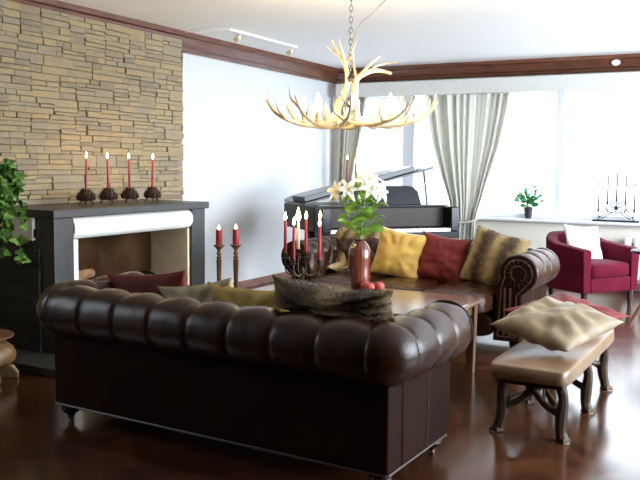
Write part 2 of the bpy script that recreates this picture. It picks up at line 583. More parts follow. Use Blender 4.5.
def add_fur(mb, count, length, droop=0.4, rad=0.0016, seed=1):
    """thin hair blades standing on the faces already in mb"""
    rnd = random.Random(seed)
    V = [Vector(v) for v in mb.v]
    F = list(mb.f)
    areas, tot = [], 0.0
    for f in F:
        a = ((V[f[1]] - V[f[0]]).cross(V[f[2]] - V[f[0]])).length
        tot += a
        areas.append(tot)
    import bisect
    ctr = sum(V, Vector()) / len(V)
    for _ in range(count):
        f = F[bisect.bisect_left(areas, rnd.random() * tot) % len(F)]
        a, b = rnd.random(), rnd.random()
        p = (V[f[0]] * (1 - a) + V[f[1]] * a) * (1 - b) + (V[f[3]] * (1 - a) + V[f[2]] * a) * b
        nn = (V[f[1]] - V[f[0]]).cross(V[f[3]] - V[f[0]])
        if nn.length < 1e-9:
            continue
        nn.normalize()
        if nn.dot(p - ctr) < 0:
            nn = -nn
        t = Vector((rnd.uniform(-1, 1), rnd.uniform(-1, 1), rnd.uniform(-1, 0.2)))
        t = (t - nn * t.dot(nn)).normalized()
        tip = p + nn * length * rnd.uniform(0.4, 1.0) + t * length * droop * 2 * rnd.uniform(0.5, 1.1)
        s = nn.cross(t) * rad
        o = len(mb.v)
        mb.v += [tuple(p - s), tuple(p + s), tuple(tip)]
        mb.f.append((o, o + 1, o + 2))
    return mb


def pillow(name, label, wd, ht, th, mt, loc, rot, seed=0, group=None, fur=0, fl=0.03, piping=None, **kw):
    mb = pillow_mb(wd, ht, th, seed, **kw)
    if fur:
        add_fur(mb, fur, fl, seed=seed)
    o = mb.build(name, mt, None, loc, rot, angle=180 if not fur else 60)
    tag(o, label, 'cushion', group)
    return o


# ------------------------------------------------------------------ room shell
XR, YF, YB, ZC = 7.3, -2.6, 9.59, 2.58
# parquet laid in herringbone: every block an island of one floor mesh
fl = MB()
bw, n_ = 0.075, 6
ca, sa = math.cos(R(45)), math.sin(R(45))
def blk(x0, y0, x1, y1):
    cx, cy = (x0 + x1) / 2 * bw, (y0 + y1) / 2 * bw
    X, Y = cx * ca - cy * sa, cx * sa + cy * ca
    if not (-0.1 < X < XR + 0.1 and YF < Y < YB):
        return
    q = [(x0, y0), (x1, y0), (x1, y1), (x0, y1)]
    fl.add([(x * bw * ca - y * bw * sa, x * bw * sa + y * bw * ca, 0) for x, y in q], [(0, 1, 2, 3)])
for k in range(-90, 260):
    for s_ in range(-30, 30):
        y = k + 2 * n_ * s_
        blk(k, y, k + n_, y + 1)
        blk(k, y + 1, k + 1, y + 1 + n_)
me = bpy.data.meshes.new('floor')
me.from_pydata(fl.v, [], fl.f)
me.materials.append(M['floor'])
floor = bpy.data.objects.new('floor', me)
C.objects.link(floor)
struct(floor)
struct(MB().box(-0.3, XR + 0.3, YF - 0.2, YB + 0.3, -0.12, -0.002).build('floor_slab', M['dark_wood'], smooth=False))
struct(MB().box(-0.3, XR + 0.3, YF - 0.2, YB + 0.3, ZC, ZC + 0.15).build('ceiling', M['ceil'], smooth=False))
# left wall, with a window beyond the frame (towards the viewer)
lw = MB()
lw.box(-0.2, 0, YF, 1.3, 0, ZC); lw.box(-0.2, 0, 2.35, YB + 0.2, 0, ZC)
lw.box(-0.2, 0, 1.3, 2.35, 0, 1.1); lw.box(-0.2, 0, 1.3, 2.35, 2.40, ZC)
struct(lw.build('wall_left', M['wall'], smooth=False))
# back wall with one long window band
WZ0, WZ1, WX0, WX1 = 0.76, 2.30, 0.30, 5.80
wb = MB()
wb.box(0, WX0, YB, YB + 0.2, 0, ZC); wb.box(WX1, XR, YB, YB + 0.2, 0, ZC)
wb.box(WX0, WX1, YB, YB + 0.2, WZ1, ZC); wb.box(WX0, WX1, YB, YB + 0.2, 0, WZ0)
struct(wb.build('wall_back', M['under'], smooth=False))
wr = MB()
wr.box(XR, XR + 0.2, YF, 3.3, 0, ZC); wr.box(XR, XR + 0.2, 8.6, YB + 0.2, 0, ZC)
wr.box(XR, XR + 0.2, 3.3, 8.6, 0, 0.5); wr.box(XR, XR + 0.2, 3.3, 8.6, 2.4, ZC)
struct(wr.build('wall_right', M['wall'], smooth=False))
struct(MB().box(-0.2, XR + 0.2, YF - 0.2, YF, 0, ZC).build('wall_front', M['crown'], smooth=False))  # unseen wall behind the camera, finished dark to reduce fill light


def window(idx, x0, x1, mull):
    fr = MB()
    y0, y1 = YB + 0.02, YB + 0.10
    t = 0.055
    fr.box(x0, x1, y0, y1, WZ0, WZ0 + t); fr.box(x0, x1, y0, y1, WZ1 - t, WZ1)
    fr.box(x0, x0 + t, y0, y1, WZ0 + t, WZ1 - t); fr.box(x1 - t, x1, y0, y1, WZ0 + t, WZ1 - t)
    for mx, mw in mull:
        fr.box(mx - mw / 2, mx + mw / 2, y0 - 0.01, y1, WZ0 + t, WZ1 - t)
    o = struct(fr.build('window_%d' % idx, M['frame'], bevel=0.006))
    return o


window(1, WX0, 1.95, [(1.05, 0.15)])
window(2, 1.95, WX1, [(2.90, 0.075), (4.45, 0.075)])
struct(MB().box(WX0 - 0.1, WX1 + 0.1, YB - 0.10, YB + 0.02, WZ0 - 0.035, WZ0 + 0.0).build('trim_sill', M['frame'], bevel=0.008))
# snow-covered ground outdoors
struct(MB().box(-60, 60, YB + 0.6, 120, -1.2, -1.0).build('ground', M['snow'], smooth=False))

# crown moulding
cp_ = [(0, 0), (0.045, 0), (0.055, 0.015), (0.06, 0.035), (0.085, 0.045), (0.10, 0.075), (0.115, 0.12), (0.145, 0.13), (0.15, 0.17), (0, 0.17)]
def crown(name, a, b, nrm):
    mb = MB()
    rows = []
    for p in (a, b):
        rows.append([(p[0] + nrm[0] * d, p[1] + nrm[1] * d, ZC - 0.17 + h) for d, h in cp_])
    mb.grid(rows, cv=True)
    return struct(mb.build(name, M['crown'], angle=25))
crown('trim_1', (0.0, YF), (0.0, YB), (1, 0))
crown('trim_2', (0.0, YB), (XR, YB), (0, -1))
struct(MB().box(0.0, 0.018, 6.3, YB, 0, 0.085).build('baseboard_left', M['base'], bevel=0.005))
struct(MB().box(0.018, XR, YB - 0.018, YB, 0, 0.085).build('baseboard_back', M['base'], bevel=0.005))
struct(MB().box(0.15, XR, YB - 0.24, YB - 0.21, 2.205, 2.375).box(0.15, XR, YB - 0.21, YB, 2.345, 2.375).build('trim_pelmet', M['pelmet'], bevel=0.004))

# ledge-stone chimney breast
SX, SY0, SY1 = 0.12, 2.4, 6.25
struct(MB().box(0, SX - 0.028, SY0, SY1 - 0.02, 0, 2.50).build('wall_chimney', M['mortar'], smooth=False))
st = MB()
rnd = random.Random(11)
def stone(y0, y1, z0, z1):
    g = 0.0014
    d = rnd.uniform(-0.008, 0.010)
    y0 += g; y1 -= g; z0 += g; z1 -= g
    x1 = SX + d
    c = 0.004
    j = lambda a=0.0035: rnd.uniform(-a, a)
    vs = [(SX - 0.06, y0, z0), (SX - 0.06, y1, z0), (SX - 0.06, y1, z1), (SX - 0.06, y0, z1)]
    b_ = [(x1 - c, y0, z0), (x1 - c, y1, z0), (x1 - c, y1, z1), (x1 - c, y0, z1)]
    f_ = [(x1 + j(), y0 + c + j(), z0 + c + j(.002)), (x1 + j(), y1 - c + j(), z0 + c + j(.002)), (x1 + j(), y1 - c + j(), z1 - c + j(.002)), (x1 + j(), y0 + c + j(), z1 - c + j(.002))]
    fs = [(8, 9, 10, 11)]
    for k in range(4):
        q = (k + 1) % 4
        fs += [(k, q, q + 4, k + 4), (k + 4, q + 4, q + 8, k + 8)]
    st.add(vs + b_ + f_, fs)
def split_rect(y0, y1, z0, z1):
    w_, h_ = y1 - y0, z1 - z0
    if h_ > 0.062 and (h_ > 0.11 or rnd.random() < 0.72):
        zm = z0 + h_ * rnd.uniform(0.34, 0.66)
        if w_ > 0.30 and rnd.random() < 0.45:
            ym = y0 + w_ * rnd.uniform(0.2, 0.8)
            split_rect(y0, ym, z0, z1); split_rect(ym, y1, z0, z1)
        else:
            split_rect(y0, y1, z0, zm); split_rect(y0, y1, zm, z1)
    elif w_ > 0.36 or (w_ > 0.20 and rnd.random() < 0.45):
        ym = y0 + w_ * rnd.uniform(0.3, 0.7)
        split_rect(y0, ym, z0, z1); split_rect(ym, y1, z0, z1)
    else:
        stone(y0, y1, z0, z1)
z = 0.0
TOP = 2.505
while z < TOP - 0.01:
    h = min(rnd.uniform(0.10, 0.19), TOP - z)
    if TOP - z - h < 0.05:
        h = TOP - z
    y = SY0 - rnd.uniform(0, 0.2)
    while y < SY1 - 0.001:
        y1 = y + rnd.uniform(0.22, 0.75)
        if SY1 - y1 < 0.12:
            y1 = SY1 + rnd.uniform(-0.012, 0.012)
        split_rect(y, min(y1, SY1 + 0.012), z, z + h)
        y = y1
    z += h
struct(st.build('wall_stone', M['stone'], smooth=False))

# ------------------------------------------------------------------ fireplace
fp = thing('fireplace', 'dark slate fireplace with white hood and deep mantel against the stone chimney', 'fireplace', (0.145, 3.97, 0))
# local: x out from the stone, y along the wall, z up
fx = 0.80 - 0.145
L_ = 5.666 - 3.97
MZ = 1.035
mb = MB().box(0, fx + 0.03, -0.03, L_ + 0.02, MZ - 0.055, MZ)
mb.build('mantel_shelf', M['slate'], fp, bevel=0.005)
MB().box(0.03, fx, 0, 0.18, 0.06, MZ - 0.055).build('pillar', M['slate'], fp, bevel=0.004)
MB().box(0.0, fx, L_ - 0.18, L_, 0.06, MZ - 0.055).build('pillar', M['slate'], fp, bevel=0.004)
# dark stacked slate on the near flank
sl = MB()
rs = random.Random(5)
zz = 0.06
while zz < 0.97:
    h = min(rs.uniform(0.03, 0.06), 0.98 - zz)
    xx = 0.0
    while xx < fx - 0.20:
        ww = rs.uniform(0.12, 0.3)
        x2 = min(xx + ww, fx - 0.13)
        sl.box(xx + 0.001, x2 - 0.001, -0.012 - rs.uniform(0, 0.008), 0.03, zz + 0.001, zz + h - 0.001)
        xx = x2
    zz += h
sl.build('flank_cladding', M['slate_dark'], fp, smooth=False)
MB().box(0.28, 0.485, -0.026, 0.0, 0.825, 0.985 - 0.005).build('flank_panel', M['plaster'], fp, bevel=0.004)
# white hood, its far end rounded
hd = MB()
y0, y1, za, zb = 0.18, L_ - 0.18, 0.82, MZ - 0.056
out = []
for k in range(9):
    a = -PI / 2 + PI * k / 8
    out.append((fx - 0.075 + 0.09 * math.cos(a) ** 0.7 if k not in (0, 8) else fx - 0.075, (za + zb) / 2 + (zb - za) / 2 * math.sin(a)))
out = [(fx - 0.2, za)] + out + [(fx - 0.2, zb)]
hd.prism([(a, b) for a, b in out], y0 + 0.001, y1 - 0.004, 'xz')
hd.build('hood', M['plaster'], fp, bevel=0.006)
MB().box(fx - 0.28, fx - 0.03, 0.18, 0.25, 0.341, 0.82).build('jamb', M['plaster'], fp, bevel=0.003)
MB().box(0.20, fx - 0.03, L_ - 0.205, L_ - 0.18, 0.341, 0.82).build('firebox_side', M['cream'], fp)
bx = MB()
bx.box(0.20, 0.24, 0.25, L_ - 0.205, 0.341, 0.98)
bx.box(0.24, fx - 0.28, 0.22, 0.25, 0.341, 0.98)
bx.build('firebox_back', M['firebox'], fp, smooth=False)
MB().box(0.20, fx - 0.02, 0.18, L_ - 0.18, 0.06, 0.34).build('firebox_floor', M['slate_dark'], fp, smooth=False)
MB().box(0, 1.12 - 0.145, -0.30, L_ + 0.05, 0, 0.06).build('hearth', M['hearth'], fp, bevel=0.006)

for i, (y, zc, x, a, lb) in enumerate([(4.40, 0.379, 0.42, 3, 'split log at the back of the bottom row in the fireplace'),
                                       (4.42, 0.379, 0.52, -3, 'split log in the middle of the bottom row in the fireplace'),
                                       (4.44, 0.379, 0.62, -6, 'split log at the front of the bottom row in the fireplace'),
                                       (4.42, 0.450, 0.475, 5, 'split log in the upper row of the fireplace pile, farther in'),
                                       (4.46, 0.450, 0.57, -4, 'split log in the upper row of the fireplace pile, nearer the opening'),
                                       (4.46, 0.522, 0.53, 10, 'split log topmost on the pile in the fireplace')]):
    lg = MB()
    lg.lathe([(0.001, -0.17), (0.034, -0.17), (0.037, 0), (0.033, 0.17), (0.001, 0.17)], 9)
    o = lg.build('log', M['bark'], None, (x, y, zc), (R(90), 0, R(a)))
    tag(o, lb, 'log', 'logs in the fireplace')
    for s in (-1, 1):
        MB().lathe([(0.001, 0), (0.031, 0), (0.031, 0.002), (0.001, 0.002)], 9).build('cut_end', M['log_end'], o, (0, 0, s * 0.171))


# ------------------------------------------------------------------ candles
def taper(label, loc, h, r=0.0105, mt='red_wax', group=None, lit=True, name='taper_candle', tip=None, lean=(0, 0, 0), fsize=1.0):
    t = thing(name, label, 'candle', loc, lean, group)
    MB().lathe([(r * 0.9, 0), (r, 0.01), (r * (tip or 0.75), h * 0.96), (r * 0.45, h), (0.0005, h)], 12).build('wax', M[mt], t)
    MB().tube([(0, 0, h - 0.002), (0.001, 0, h + 0.012)], 0.0013, 5).build('wick', M['wick'], t)
    if lit:
        s = fsize
        MB().lathe([(0.0008, 0), (0.006 * s, 0.007 * s), (0.0085 * s, 0.016 * s), (0.006 * s, 0.028 * s), (0.0025 * s, 0.039 * s), (0.0003, 0.047 * s)], 10, Matrix.Translation((0, 0, h + 0.004))).build('flame', M['flame'], t)
    return t


def candle_light(loc, power):
    d = bpy.data.lights.new('candle_glow', 'POINT')
    d.energy = power
    d.color = (1.0, 0.66, 0.32)
    d.shadow_soft_size = 0.03
    o = bpy.data.objects.new('candle_glow', d)
    o.location = loc
    C.objects.link(o)


# four pine-cone holders on the mantel
cones = [(0.45, 4.635), (0.45, 4.875), (0.45, 5.125), (0.45, 5.405)]
where = ['nearest the mantel corner pillar', 'second along the mantel from the corner pillar', 'third along the mantel from the corner pillar', 'last on the mantel towards the white wall']
leans = [R(-2), R(1), R(2), R(-2)]
for i, (x, y) in enumerate(cones):
    t = thing('pine_cone_holder', 'dark pine cone candle holder, %s' % where[i], 'candle holder', (x, y, MZ), (0, 0, i * 1.3), 'pine cone holders on the mantel')
    t.scale = (1.45, 1.45, 1.2)
    core = MB().lathe([(0.012, 0.022), (0.034, 0.03), (0.037, 0.05), (0.026, 0.078), (0.013, 0.092), (0.0145, 0.094)], 12)
    core.build('cone_core', M['cone'], t)
    scl = MB()
    for r_ in range(6):
        zz = 0.028 + r_ * 0.012
        rr = [0.036, 0.040, 0.038, 0.032, 0.025, 0.017][r_]
        nn = [11, 12, 11, 10, 8, 7][r_]
        for k in range(nn):
            a = 2 * PI * (k + 0.5 * (r_ % 2)) / nn
            mt_ = Matrix.Rotation(a, 4, 'Z') @ Matrix.Translation((rr, 0, zz)) @ Matrix.Rotation(R(-25 - r_ * 6), 4, 'Y')
            scl.add([(-0.012, -0.006, 0.002), (0.012, -0.010, 0), (0.020, 0, 0.004), (0.012, 0.010, 0), (-0.012, 0.006, 0.002), (0.008, 0, 0.008), (0.006, 0, -0.004)],
                    [(0, 1, 5), (1, 2, 5), (2, 3, 5), (3, 4, 5), (4, 0, 5), (1, 0, 6), (2, 1, 6), (3, 2, 6), (4, 3, 6), (0, 4, 6)], mt_)
    scl.build('cone_scales', M['cone'], t, smooth=False)
    for k in range(3):
        a = 2 * PI * k / 3 + 0.3
        MB().tube([(0.022 * math.cos(a), 0.022 * math.sin(a), 0.034), (0.038 * math.cos(a), 0.038 * math.sin(a), 0.012), (0.042 * math.cos(a), 0.042 * math.sin(a), 0.0)], 0.005, 6).build('foot', M['cone'], t)
    taper('burning red taper in a pine cone holder, %s' % where[i], (x, y, MZ + 0.1135), 0.235, group='red tapers on the mantel', lean=(leans[i], 0, 0), r=0.0095)
    candle_light((x + 0.03, y, MZ + 0.42), 0.9)


# two turned candlesticks with pillar candles by the white wall
def turned_stick(loc, H, lab1, lab2):
    t = thing('candlestick', lab1, 'candlestick', loc, (0, 0, 0), 'turned wooden candlesticks')
    p = [(0.075, 0), (0.075, 0.012), (0.06, 0.022), (0.03, 0.035), (0.02, 0.06), (0.026, 0.10), (0.019, 0.14)]
    zt = H - 0.13
    p += [(0.017, zt * 0.5), (0.0235, zt - 0.03), (0.026, zt - 0.01), (0.016, zt), (0.024, zt + 0.012), (0.024, zt + 0.02), (0.014, zt + 0.03), (0.022, zt + 0.045), (0.022, zt + 0.055), (0.014, zt + 0.068), (0.018, zt + 0.085), (0.042, H - 0.018), (0.050, H - 0.012), (0.050, H - 0.004), (0.044, H), (0.0005, H)]
    MB().lathe(p, 24).build('shaft', M['turned'], t)
    c = thing('pillar_candle', lab2, 'candle', (loc[0], loc[1], loc[2] + H), (0, 0, 0), 'thick red candles')
    MB().lathe([(0.0285, 0), (0.029, 0.004), (0.029, 0.128), (0.026, 0.135), (0.022, 0.130), (0.0005, 0.129)], 20).build('wax', M['red_wax'], c)
    MB().tube([(0, 0, 0.128), (0, 0, 0.14)], 0.0015, 5).build('wick', M['wick'], c)
    MB().lathe([(0.0008, 0), (0.008, 0.008), (0.010, 0.018), (0.006, 0.032), (0.0003, 0.046)], 10, Matrix.Translation((0, 0, 0.131))).build('flame', M['flame'], c)
turned_stick((0.71, 6.0, 0), 0.637, 'turned brown candlestick beside the dark fireplace pillar', 'thick red candle on the candlestick beside the fireplace pillar')
turned_stick((0.89, 6.0, 0), 0.652, 'turned brown candlestick a little taller and farther from the fireplace', 'thick red candle on the taller candlestick farther from the fireplace')


# ------------------------------------------------------------------ chesterfield sofas
SW, SD = 1.93, 0.66     # base width, depth of the arms from the back panel
NC, ZCR, RR = -0.03, 0.595, 0.138
def sofa_path(q, nn):
    """q counts pleats along arm, corner, back, corner, arm (3+1+8+1+3); returns xy of the line offset outward by nn"""
    hw = SW / 2 + nn
    r = max(0.07 + nn, 0.012)
    if q <= 3:
        t = q / 3
        return Vector((-hw, SD + (r - nn - SD) * t))
    if q < 4:
        a = (q - 3) * PI / 2
        return Vector((-hw + r - r * math.cos(a), -nn + r - r * math.sin(a)))
    if q <= 12:
        t = (q - 4) / 8
        return Vector((-hw + r + (2 * hw - 2 * r) * t, -nn))
    if q < 13:
        a = (q - 12) * PI / 2
        return Vector((hw - r + r * math.sin(a), -nn + r - r * math.cos(a)))
    t = (q - 13) / 3
    return Vector((hw, r - nn + (SD - r + nn) * t))


def sofa_prof():
    pts = []
    for k in range(9):
        t = k / 8
        pts.append((-0.205 + (NC - RR + 0.205) * t, 0.36 + (ZCR - 0.36) * t, -1.0, 0.08))
    for k in range(1, 33):
        a = R(180 - 242 * k / 32)
        pts.append((NC + RR * math.cos(a), ZCR + RR * math.sin(a), math.cos(a), math.sin(a)))
    pts.append((0.004, 0.466, 0.2, -1))
    ln = [0.0]
    for a, b in zip(pts, pts[1:]):
        ln.append(ln[-1] + math.hypot(b[0] - a[0], b[1] - a[1]))
    return pts, ln


PROF, PLEN = sofa_prof()
L0, DT = 0.465, 0.145
def tuft(q, l):
    sq = abs(math.sin(PI * q))
    if l < L0:
        a = q + (l - L0) / (2 * DT)
        b = q - (l - L0) / (2 * DT)
        h = (abs(math.sin(PI * a)) * abs(math.sin(PI * b))) ** 0.42
        return -0.026 * (1 - h)
    k = min(1.0, (l - L0) / 0.09)
    fq = abs(q - round(q)) * 0.215
    crease = 0.0105 * math.exp(-(fq / 0.0075)) + 0.0025 * (1 - sq)
    return -(0.024 * (1 - k) * (1 - sq ** 0.84) + k * crease) - 0.004 * math.exp(-((l - L0) / 0.02) ** 2) * (1 - sq)


def upholstery(seed):
    rows = []
    NQ = 16 * 20
    for i in range(NQ + 1):
        q = 16 * i / NQ
        row = []
        for (n0, z0, nx, nz), l in zip(PROF, PLEN):
            d = tuft(q, l)
            edge = min(1.0, (PLEN[-1] - l) / 0.08)
            d *= 0.35 + 0.65 * edge
            p0 = sofa_path(q, n0)
            d += 0.005 * noise.noise(Vector((p0.x * 3.2 + seed, p0.y * 3.2, z0 * 7)))
            d += 0.0022 * noise.noise(Vector((p0.x * 14 + seed, p0.y * 14, z0 * 5)))
            p = sofa_path(q, n0 + d * nx)
            row.append((p.x, p.y, z0 + d * nz))
        rows.append(row)
    return MB().grid(rows)


def scroll_outline(g=0.0):
    """front of an arm: roll on a tapering post, in (outward, z); g shrinks it"""
    r = RR - 0.003 - g
    pts = [(-0.205 + g, 0.10 + g), (-0.004 - g, 0.10 + g), (-0.004 - g, 0.44)]
    for k in range(0, 25):
        a = R(-52 + 248 * k / 24)
        pts.append((NC + r * math.cos(a), ZCR + r * math.sin(a)))
    pts.append((-0.185 + g, 0.50))
    return pts


def make_sofa(label, loc, rotz, lea, pan, seed):
    t = thing('chesterfield_sofa', label, 'sofa', loc, (0, 0, rotz), 'chesterfield sofas')
    hw = SW / 2
    b = MB()
    b.box(-hw, hw, 0.0, 0.14, 0.10, 0.47)
    b.box(-hw, -hw + 0.15, 0.141, SD - 0.002, 0.10, 0.47)
    b.box(hw - 0.15, hw, 0.141, SD - 0.002, 0.10, 0.47)
    b.box(-hw + 0.151, hw - 0.151, 0.141, SD - 0.08, 0.14, 0.30)
    b.build('base', pan, t, bevel=0.012, seg=3)
    upholstery(seed).build('rolled_back_and_arms', lea, t, angle=180)
    # buttons on the tufted rows
    bt = MB().ball((0, 0, 0), 0.013, 0.013, 0.007, 10, 6).build('button', lea, t)
    first = True
    for row in range(3):
        l = L0 - row * DT
        k = min(range(len(PLEN)), key=lambda i: abs(PLEN[i] - l))
        n0, z0, nx, nz = PROF[k]
        for c in range(17):
            q = c + (0.5 if row % 2 else 0.0)
            if q >= 15.9 or q <= 0.1 or abs(q - 3.5) < 0.6 or abs(q - 12.5) < 0.6:
                continue
            p = sofa_path(q, n0 - 0.032 * nx)
            tg = sofa_path(min(q + 0.05, 16), n0) - sofa_path(max(q - 0.05, 0), n0)
            nrm = Vector((tg.y, -tg.x)).normalized()
            d3 = Vector((nrm.x * nx, nrm.y * nx, nz)).normalized()
            o = bt if first else bt.copy()
            if not first:
                C.objects.link(o)
                o.parent = t
            first = False
            o.location = (p.x, p.y, z0 - 0.032 * nz)
            o.rotation_euler = d3.to_track_quat('Z', 'Y').to_euler()
    # seat
    cw = (SW - 0.42) / 3
    for k in range(3):
        rounded_block(cw - 0.004, 0.70, 0.15, 0.02).build('seat_cushion', lea, t, (-(SW - 0.42) / 2 + cw * (k + 0.5), 0.19 + 0.345, 0.375), angle=180)
    rounded_block(SW - 0.42, 0.09, 0.19, 0, 0.3, 32, 12).build('front_rail', pan, t, (0, SD - 0.02, 0.20), angle=180)
    # arm fronts
    for s in (-1, 1):
        pn = MB().prism([(s * (hw + a), b_) for a, b_ in scroll_outline()], SD - 0.004, SD + 0.020, 'xz').build('arm_front', pan, t, bevel=0.010, seg=3)
        inner = scroll_outline(0.035)
        MB().tube([(s * (hw + a), SD + 0.020, b_) for a, b_ in inner + inner[:1]], 0.006, 6).build('arm_piping', M['piping'], pn)
        # pleats gathered round the roll's centre button
        pl = MB()
        for k in range(16):
            a = 2 * PI * k / 16
            x0_, z0_ = NC + 0.062 * math.cos(a), ZCR + 0.062 * math.sin(a)
            x1_, z1_ = NC + 0.108 * math.cos(a + 0.10), ZCR + 0.108 * math.sin(a + 0.10)
            pl.tube([(s * (hw + x0_), SD + 0.018, z0_), (s * (hw + (x0_ + x1_) / 2), SD + 0.019, (z0_ + z1_) / 2), (s * (hw + x1_), SD + 0.015, z1_)], [0.006, 0.012, 0.010], 6)
        pl.build('pleats', pan, pn)
        cl = [(s * (hw + NC + 0.055 * math.cos(R(-70 + 20 * k))), SD + 0.020, ZCR + 0.055 * math.sin(R(-70 + 20 * k))) for k in range(17)]
        MB().tube(cl, 0.010, 7).build('curl', lea, pn)
        for xo in (-0.125, -0.085):
            MB().tube([(s * (hw + xo), SD + 0.018, 0.14), (s * (hw + xo), SD + 0.018, 0.49)], 0.010, 6).build('flute', lea, pn)
    # welt along the foot of the panels and seams
    MB().tube([(-hw + 0.02, SD - 0.01, 0.10), (-hw, SD - 0.03, 0.10), (-hw, 0.01, 0.10), (-hw + 0.01, 0, 0.10), (hw - 0.01, 0, 0.10), (hw, 0.01, 0.10), (hw, SD - 0.03, 0.10)], 0.006, 6).build('welt', M['piping'], t)
    for s in (-1, 1):
        MB().tube([(s * hw, 0.40, 0.105), (s * hw, 0.40, 0.47)], 0.004, 6).build('side_seam', M['piping'], t)
    # turned feet on castors
    for sx in (-1, 1):
        for yy in (0.058, SD - 0.07):
            lg = MB().lathe([(0.040, 0.112), (0.041, 0.100), (0.030, 0.095), (0.046, 0.084), (0.050, 0.068), (0.038, 0.048), (0.022, 0.042), (0.021, 0.032), (0.0005, 0.032)], 16).build('leg', M['bun'], t, (sx * (hw - 0.058), yy, 0))
            MB().lathe([(0.0005, -0.009), (0.015, -0.009), (0.017, -0.004), (0.017, 0.004), (0.015, 0.009), (0.0005, 0.009)], 14, Matrix.Rotation(R(90), 4, 'X')).tube([(0, -0.014, 0), (0, -0.014, 0.022), (0, 0.0, 0.026), (0, 0.014, 0.022), (0, 0.014, 0)], 0.003, 5).build('castor', M['brass'], lg, (0, 0, 0.017))
    return t


make_sofa('dark leather tufted sofa seen from behind, with turned castor feet', (2.70, 3.005, 0), R(-2.7), M['leather'], M['leather_panel'], 1.0)
make_sofa('brown leather tufted sofa in front of the piano, cushions along its back', (2.545, 6.47, 0), R(178), M['leather_far'], M['leather_panel'], 5.0)

# cushions on the near sofa (their tops show over its back)
pillow('cushion', 'dark red cushion peeking over the sofa back in front of the fireplace', 0.56, 0.42, 0.12, M['red_cloth'], (2.125, 3.40, 0.585), (R(18), R(-6), R(-3)), 3)
pillow('cushion', 'beige cushion slumped behind the sofa back, overlapped by the gold one', 0.48, 0.42, 0.11, M['beige_silk'], (2.50, 3.35, 0.572), (R(20), R(-10), R(-2)), 5)
pillow('cushion', 'gold yellow cushion between the beige cushion and the dark fur bolster', 0.48, 0.42, 0.11, M['gold_silk'], (2.80, 3.325, 0.580), (R(20), R(0), R(-3)), 8)
pillow('fur_cushion', 'long dark brown fur cushion lying on top of the sofa back', 0.60, 0.15, 0.16, M['fur_dark'], (3.335, 3.09, 0.785), (R(12), R(2), R(-2)), 9, fur=9000, fl=0.012, pinch=0.06, wrinkle=0.022, sag=0.032)

# cushions on the far sofa
pillow('cushion', 'golden yellow square cushion on the brown leather sofa', 0.43, 0.41, 0.15, M['gold_cloth'], (2.375, 6.16, 0.635), (R(-16), R(9), R(4)), 12)
pillow('cushion', 'dark red square cushion beside the yellow one on the leather sofa', 0.43, 0.40, 0.15, M['red_cloth'], (2.725, 6.20, 0.615), (R(-18), R(7), R(-2)), 14)
pillow('fur_cushion', 'striped golden brown fur cushion against the sofa arm', 0.46, 0.44, 0.17, M['fur_striped'], (3.165, 6.16, 0.645), (R(-18), R(12), R(-12)), 16, fur=16000, fl=0.02)

# fur throw bunched over the far sofa's back and arm
th = MB()
rows = []
NU, NV = 44, 30
for i in range(NU + 1):
    u = i / NU
    row = []
    for j in range(NV + 1):
        v = j / NV
        # runs from behind the roll, over it and down onto the seat
        ctrl = [Vector((0, 6.69, 0.62)), Vector((0, 6.64, 0.735)), Vector((0, 6.54, 0.775)), Vector((0, 6.44, 0.71)), Vector((0, 6.36, 0.58)), Vector((0, 6.26, 0.49)), Vector((0, 6.06, 0.485))]
        s = v * (len(ctrl) - 1)
        k = min(int(s), len(ctrl) - 2)
        p = ctrl[k].lerp(ctrl[k + 1], s - k)
        x = 1.58 + 0.42 * u + 0.05 * math.sin(v * 5) + 0.04 * v
        ph = u * 15 + 3.0 * math.sin(v * 3.2) + 1.4 * noise.noise(Vector((u * 3, v * 3, 1)))
        d = 0.030 * math.sin(ph) + 0.012 * noise.noise(Vector((u * 6, v * 6, 4))) + 0.012
        nrm = Vector((0, -0.6, 0.6)) if v > 0.3 else Vector((0, 0.0, 1))
        p = p + nrm * d
        row.append((x, p.y, p.z))
    rows.append(row)
th.grid(rows)
add_fur(th, 9000, 0.016, seed=4)
o = th.build('fur_throw', M['fur_gold'], angle=180)
sm = o.modifiers.new('thick', 'SOLIDIFY'); sm.thickness = 0.012; sm.offset = -1
tag(o, 'golden brown fur throw bunched over the sofa back behind the red candles', 'throw')

# ------------------------------------------------------------------ coffee table
TZ = 0.50
TX0, TX1, TY0, TY1 = 1.90, 3.37, 4.35, 5.22
t = thing('coffee_table', 'low brown wooden coffee table between the two leather sofas', 'table', ((TX0 + TX1) / 2, (TY0 + TY1) / 2 + 0.0, 0))
hx, hy = (TX1 - TX0) / 2, (TY1 - TY0) / 2
TC = ((TX0 + TX1) / 2, (TY0 + TY1) / 2)
MB().box(-hx, hx, -hy, hy, TZ - 0.035, TZ).build('table_top', M['table'], t, bevel=0.006)
ap = MB()
ap.box(-hx + 0.06, hx - 0.06, -hy + 0.05, -hy + 0.07, TZ - 0.11, TZ - 0.035); ap.box(-hx + 0.06, hx - 0.06, hy - 0.07, hy - 0.05, TZ - 0.11, TZ - 0.035)
ap.box(-hx + 0.05, -hx + 0.07, -hy + 0.07, hy - 0.07, TZ - 0.11, TZ - 0.035); ap.box(hx - 0.07, hx - 0.05, -hy + 0.07, hy - 0.07, TZ - 0.11, TZ - 0.035)
ap.build('apron', M['table_leg'], t, smooth=False)
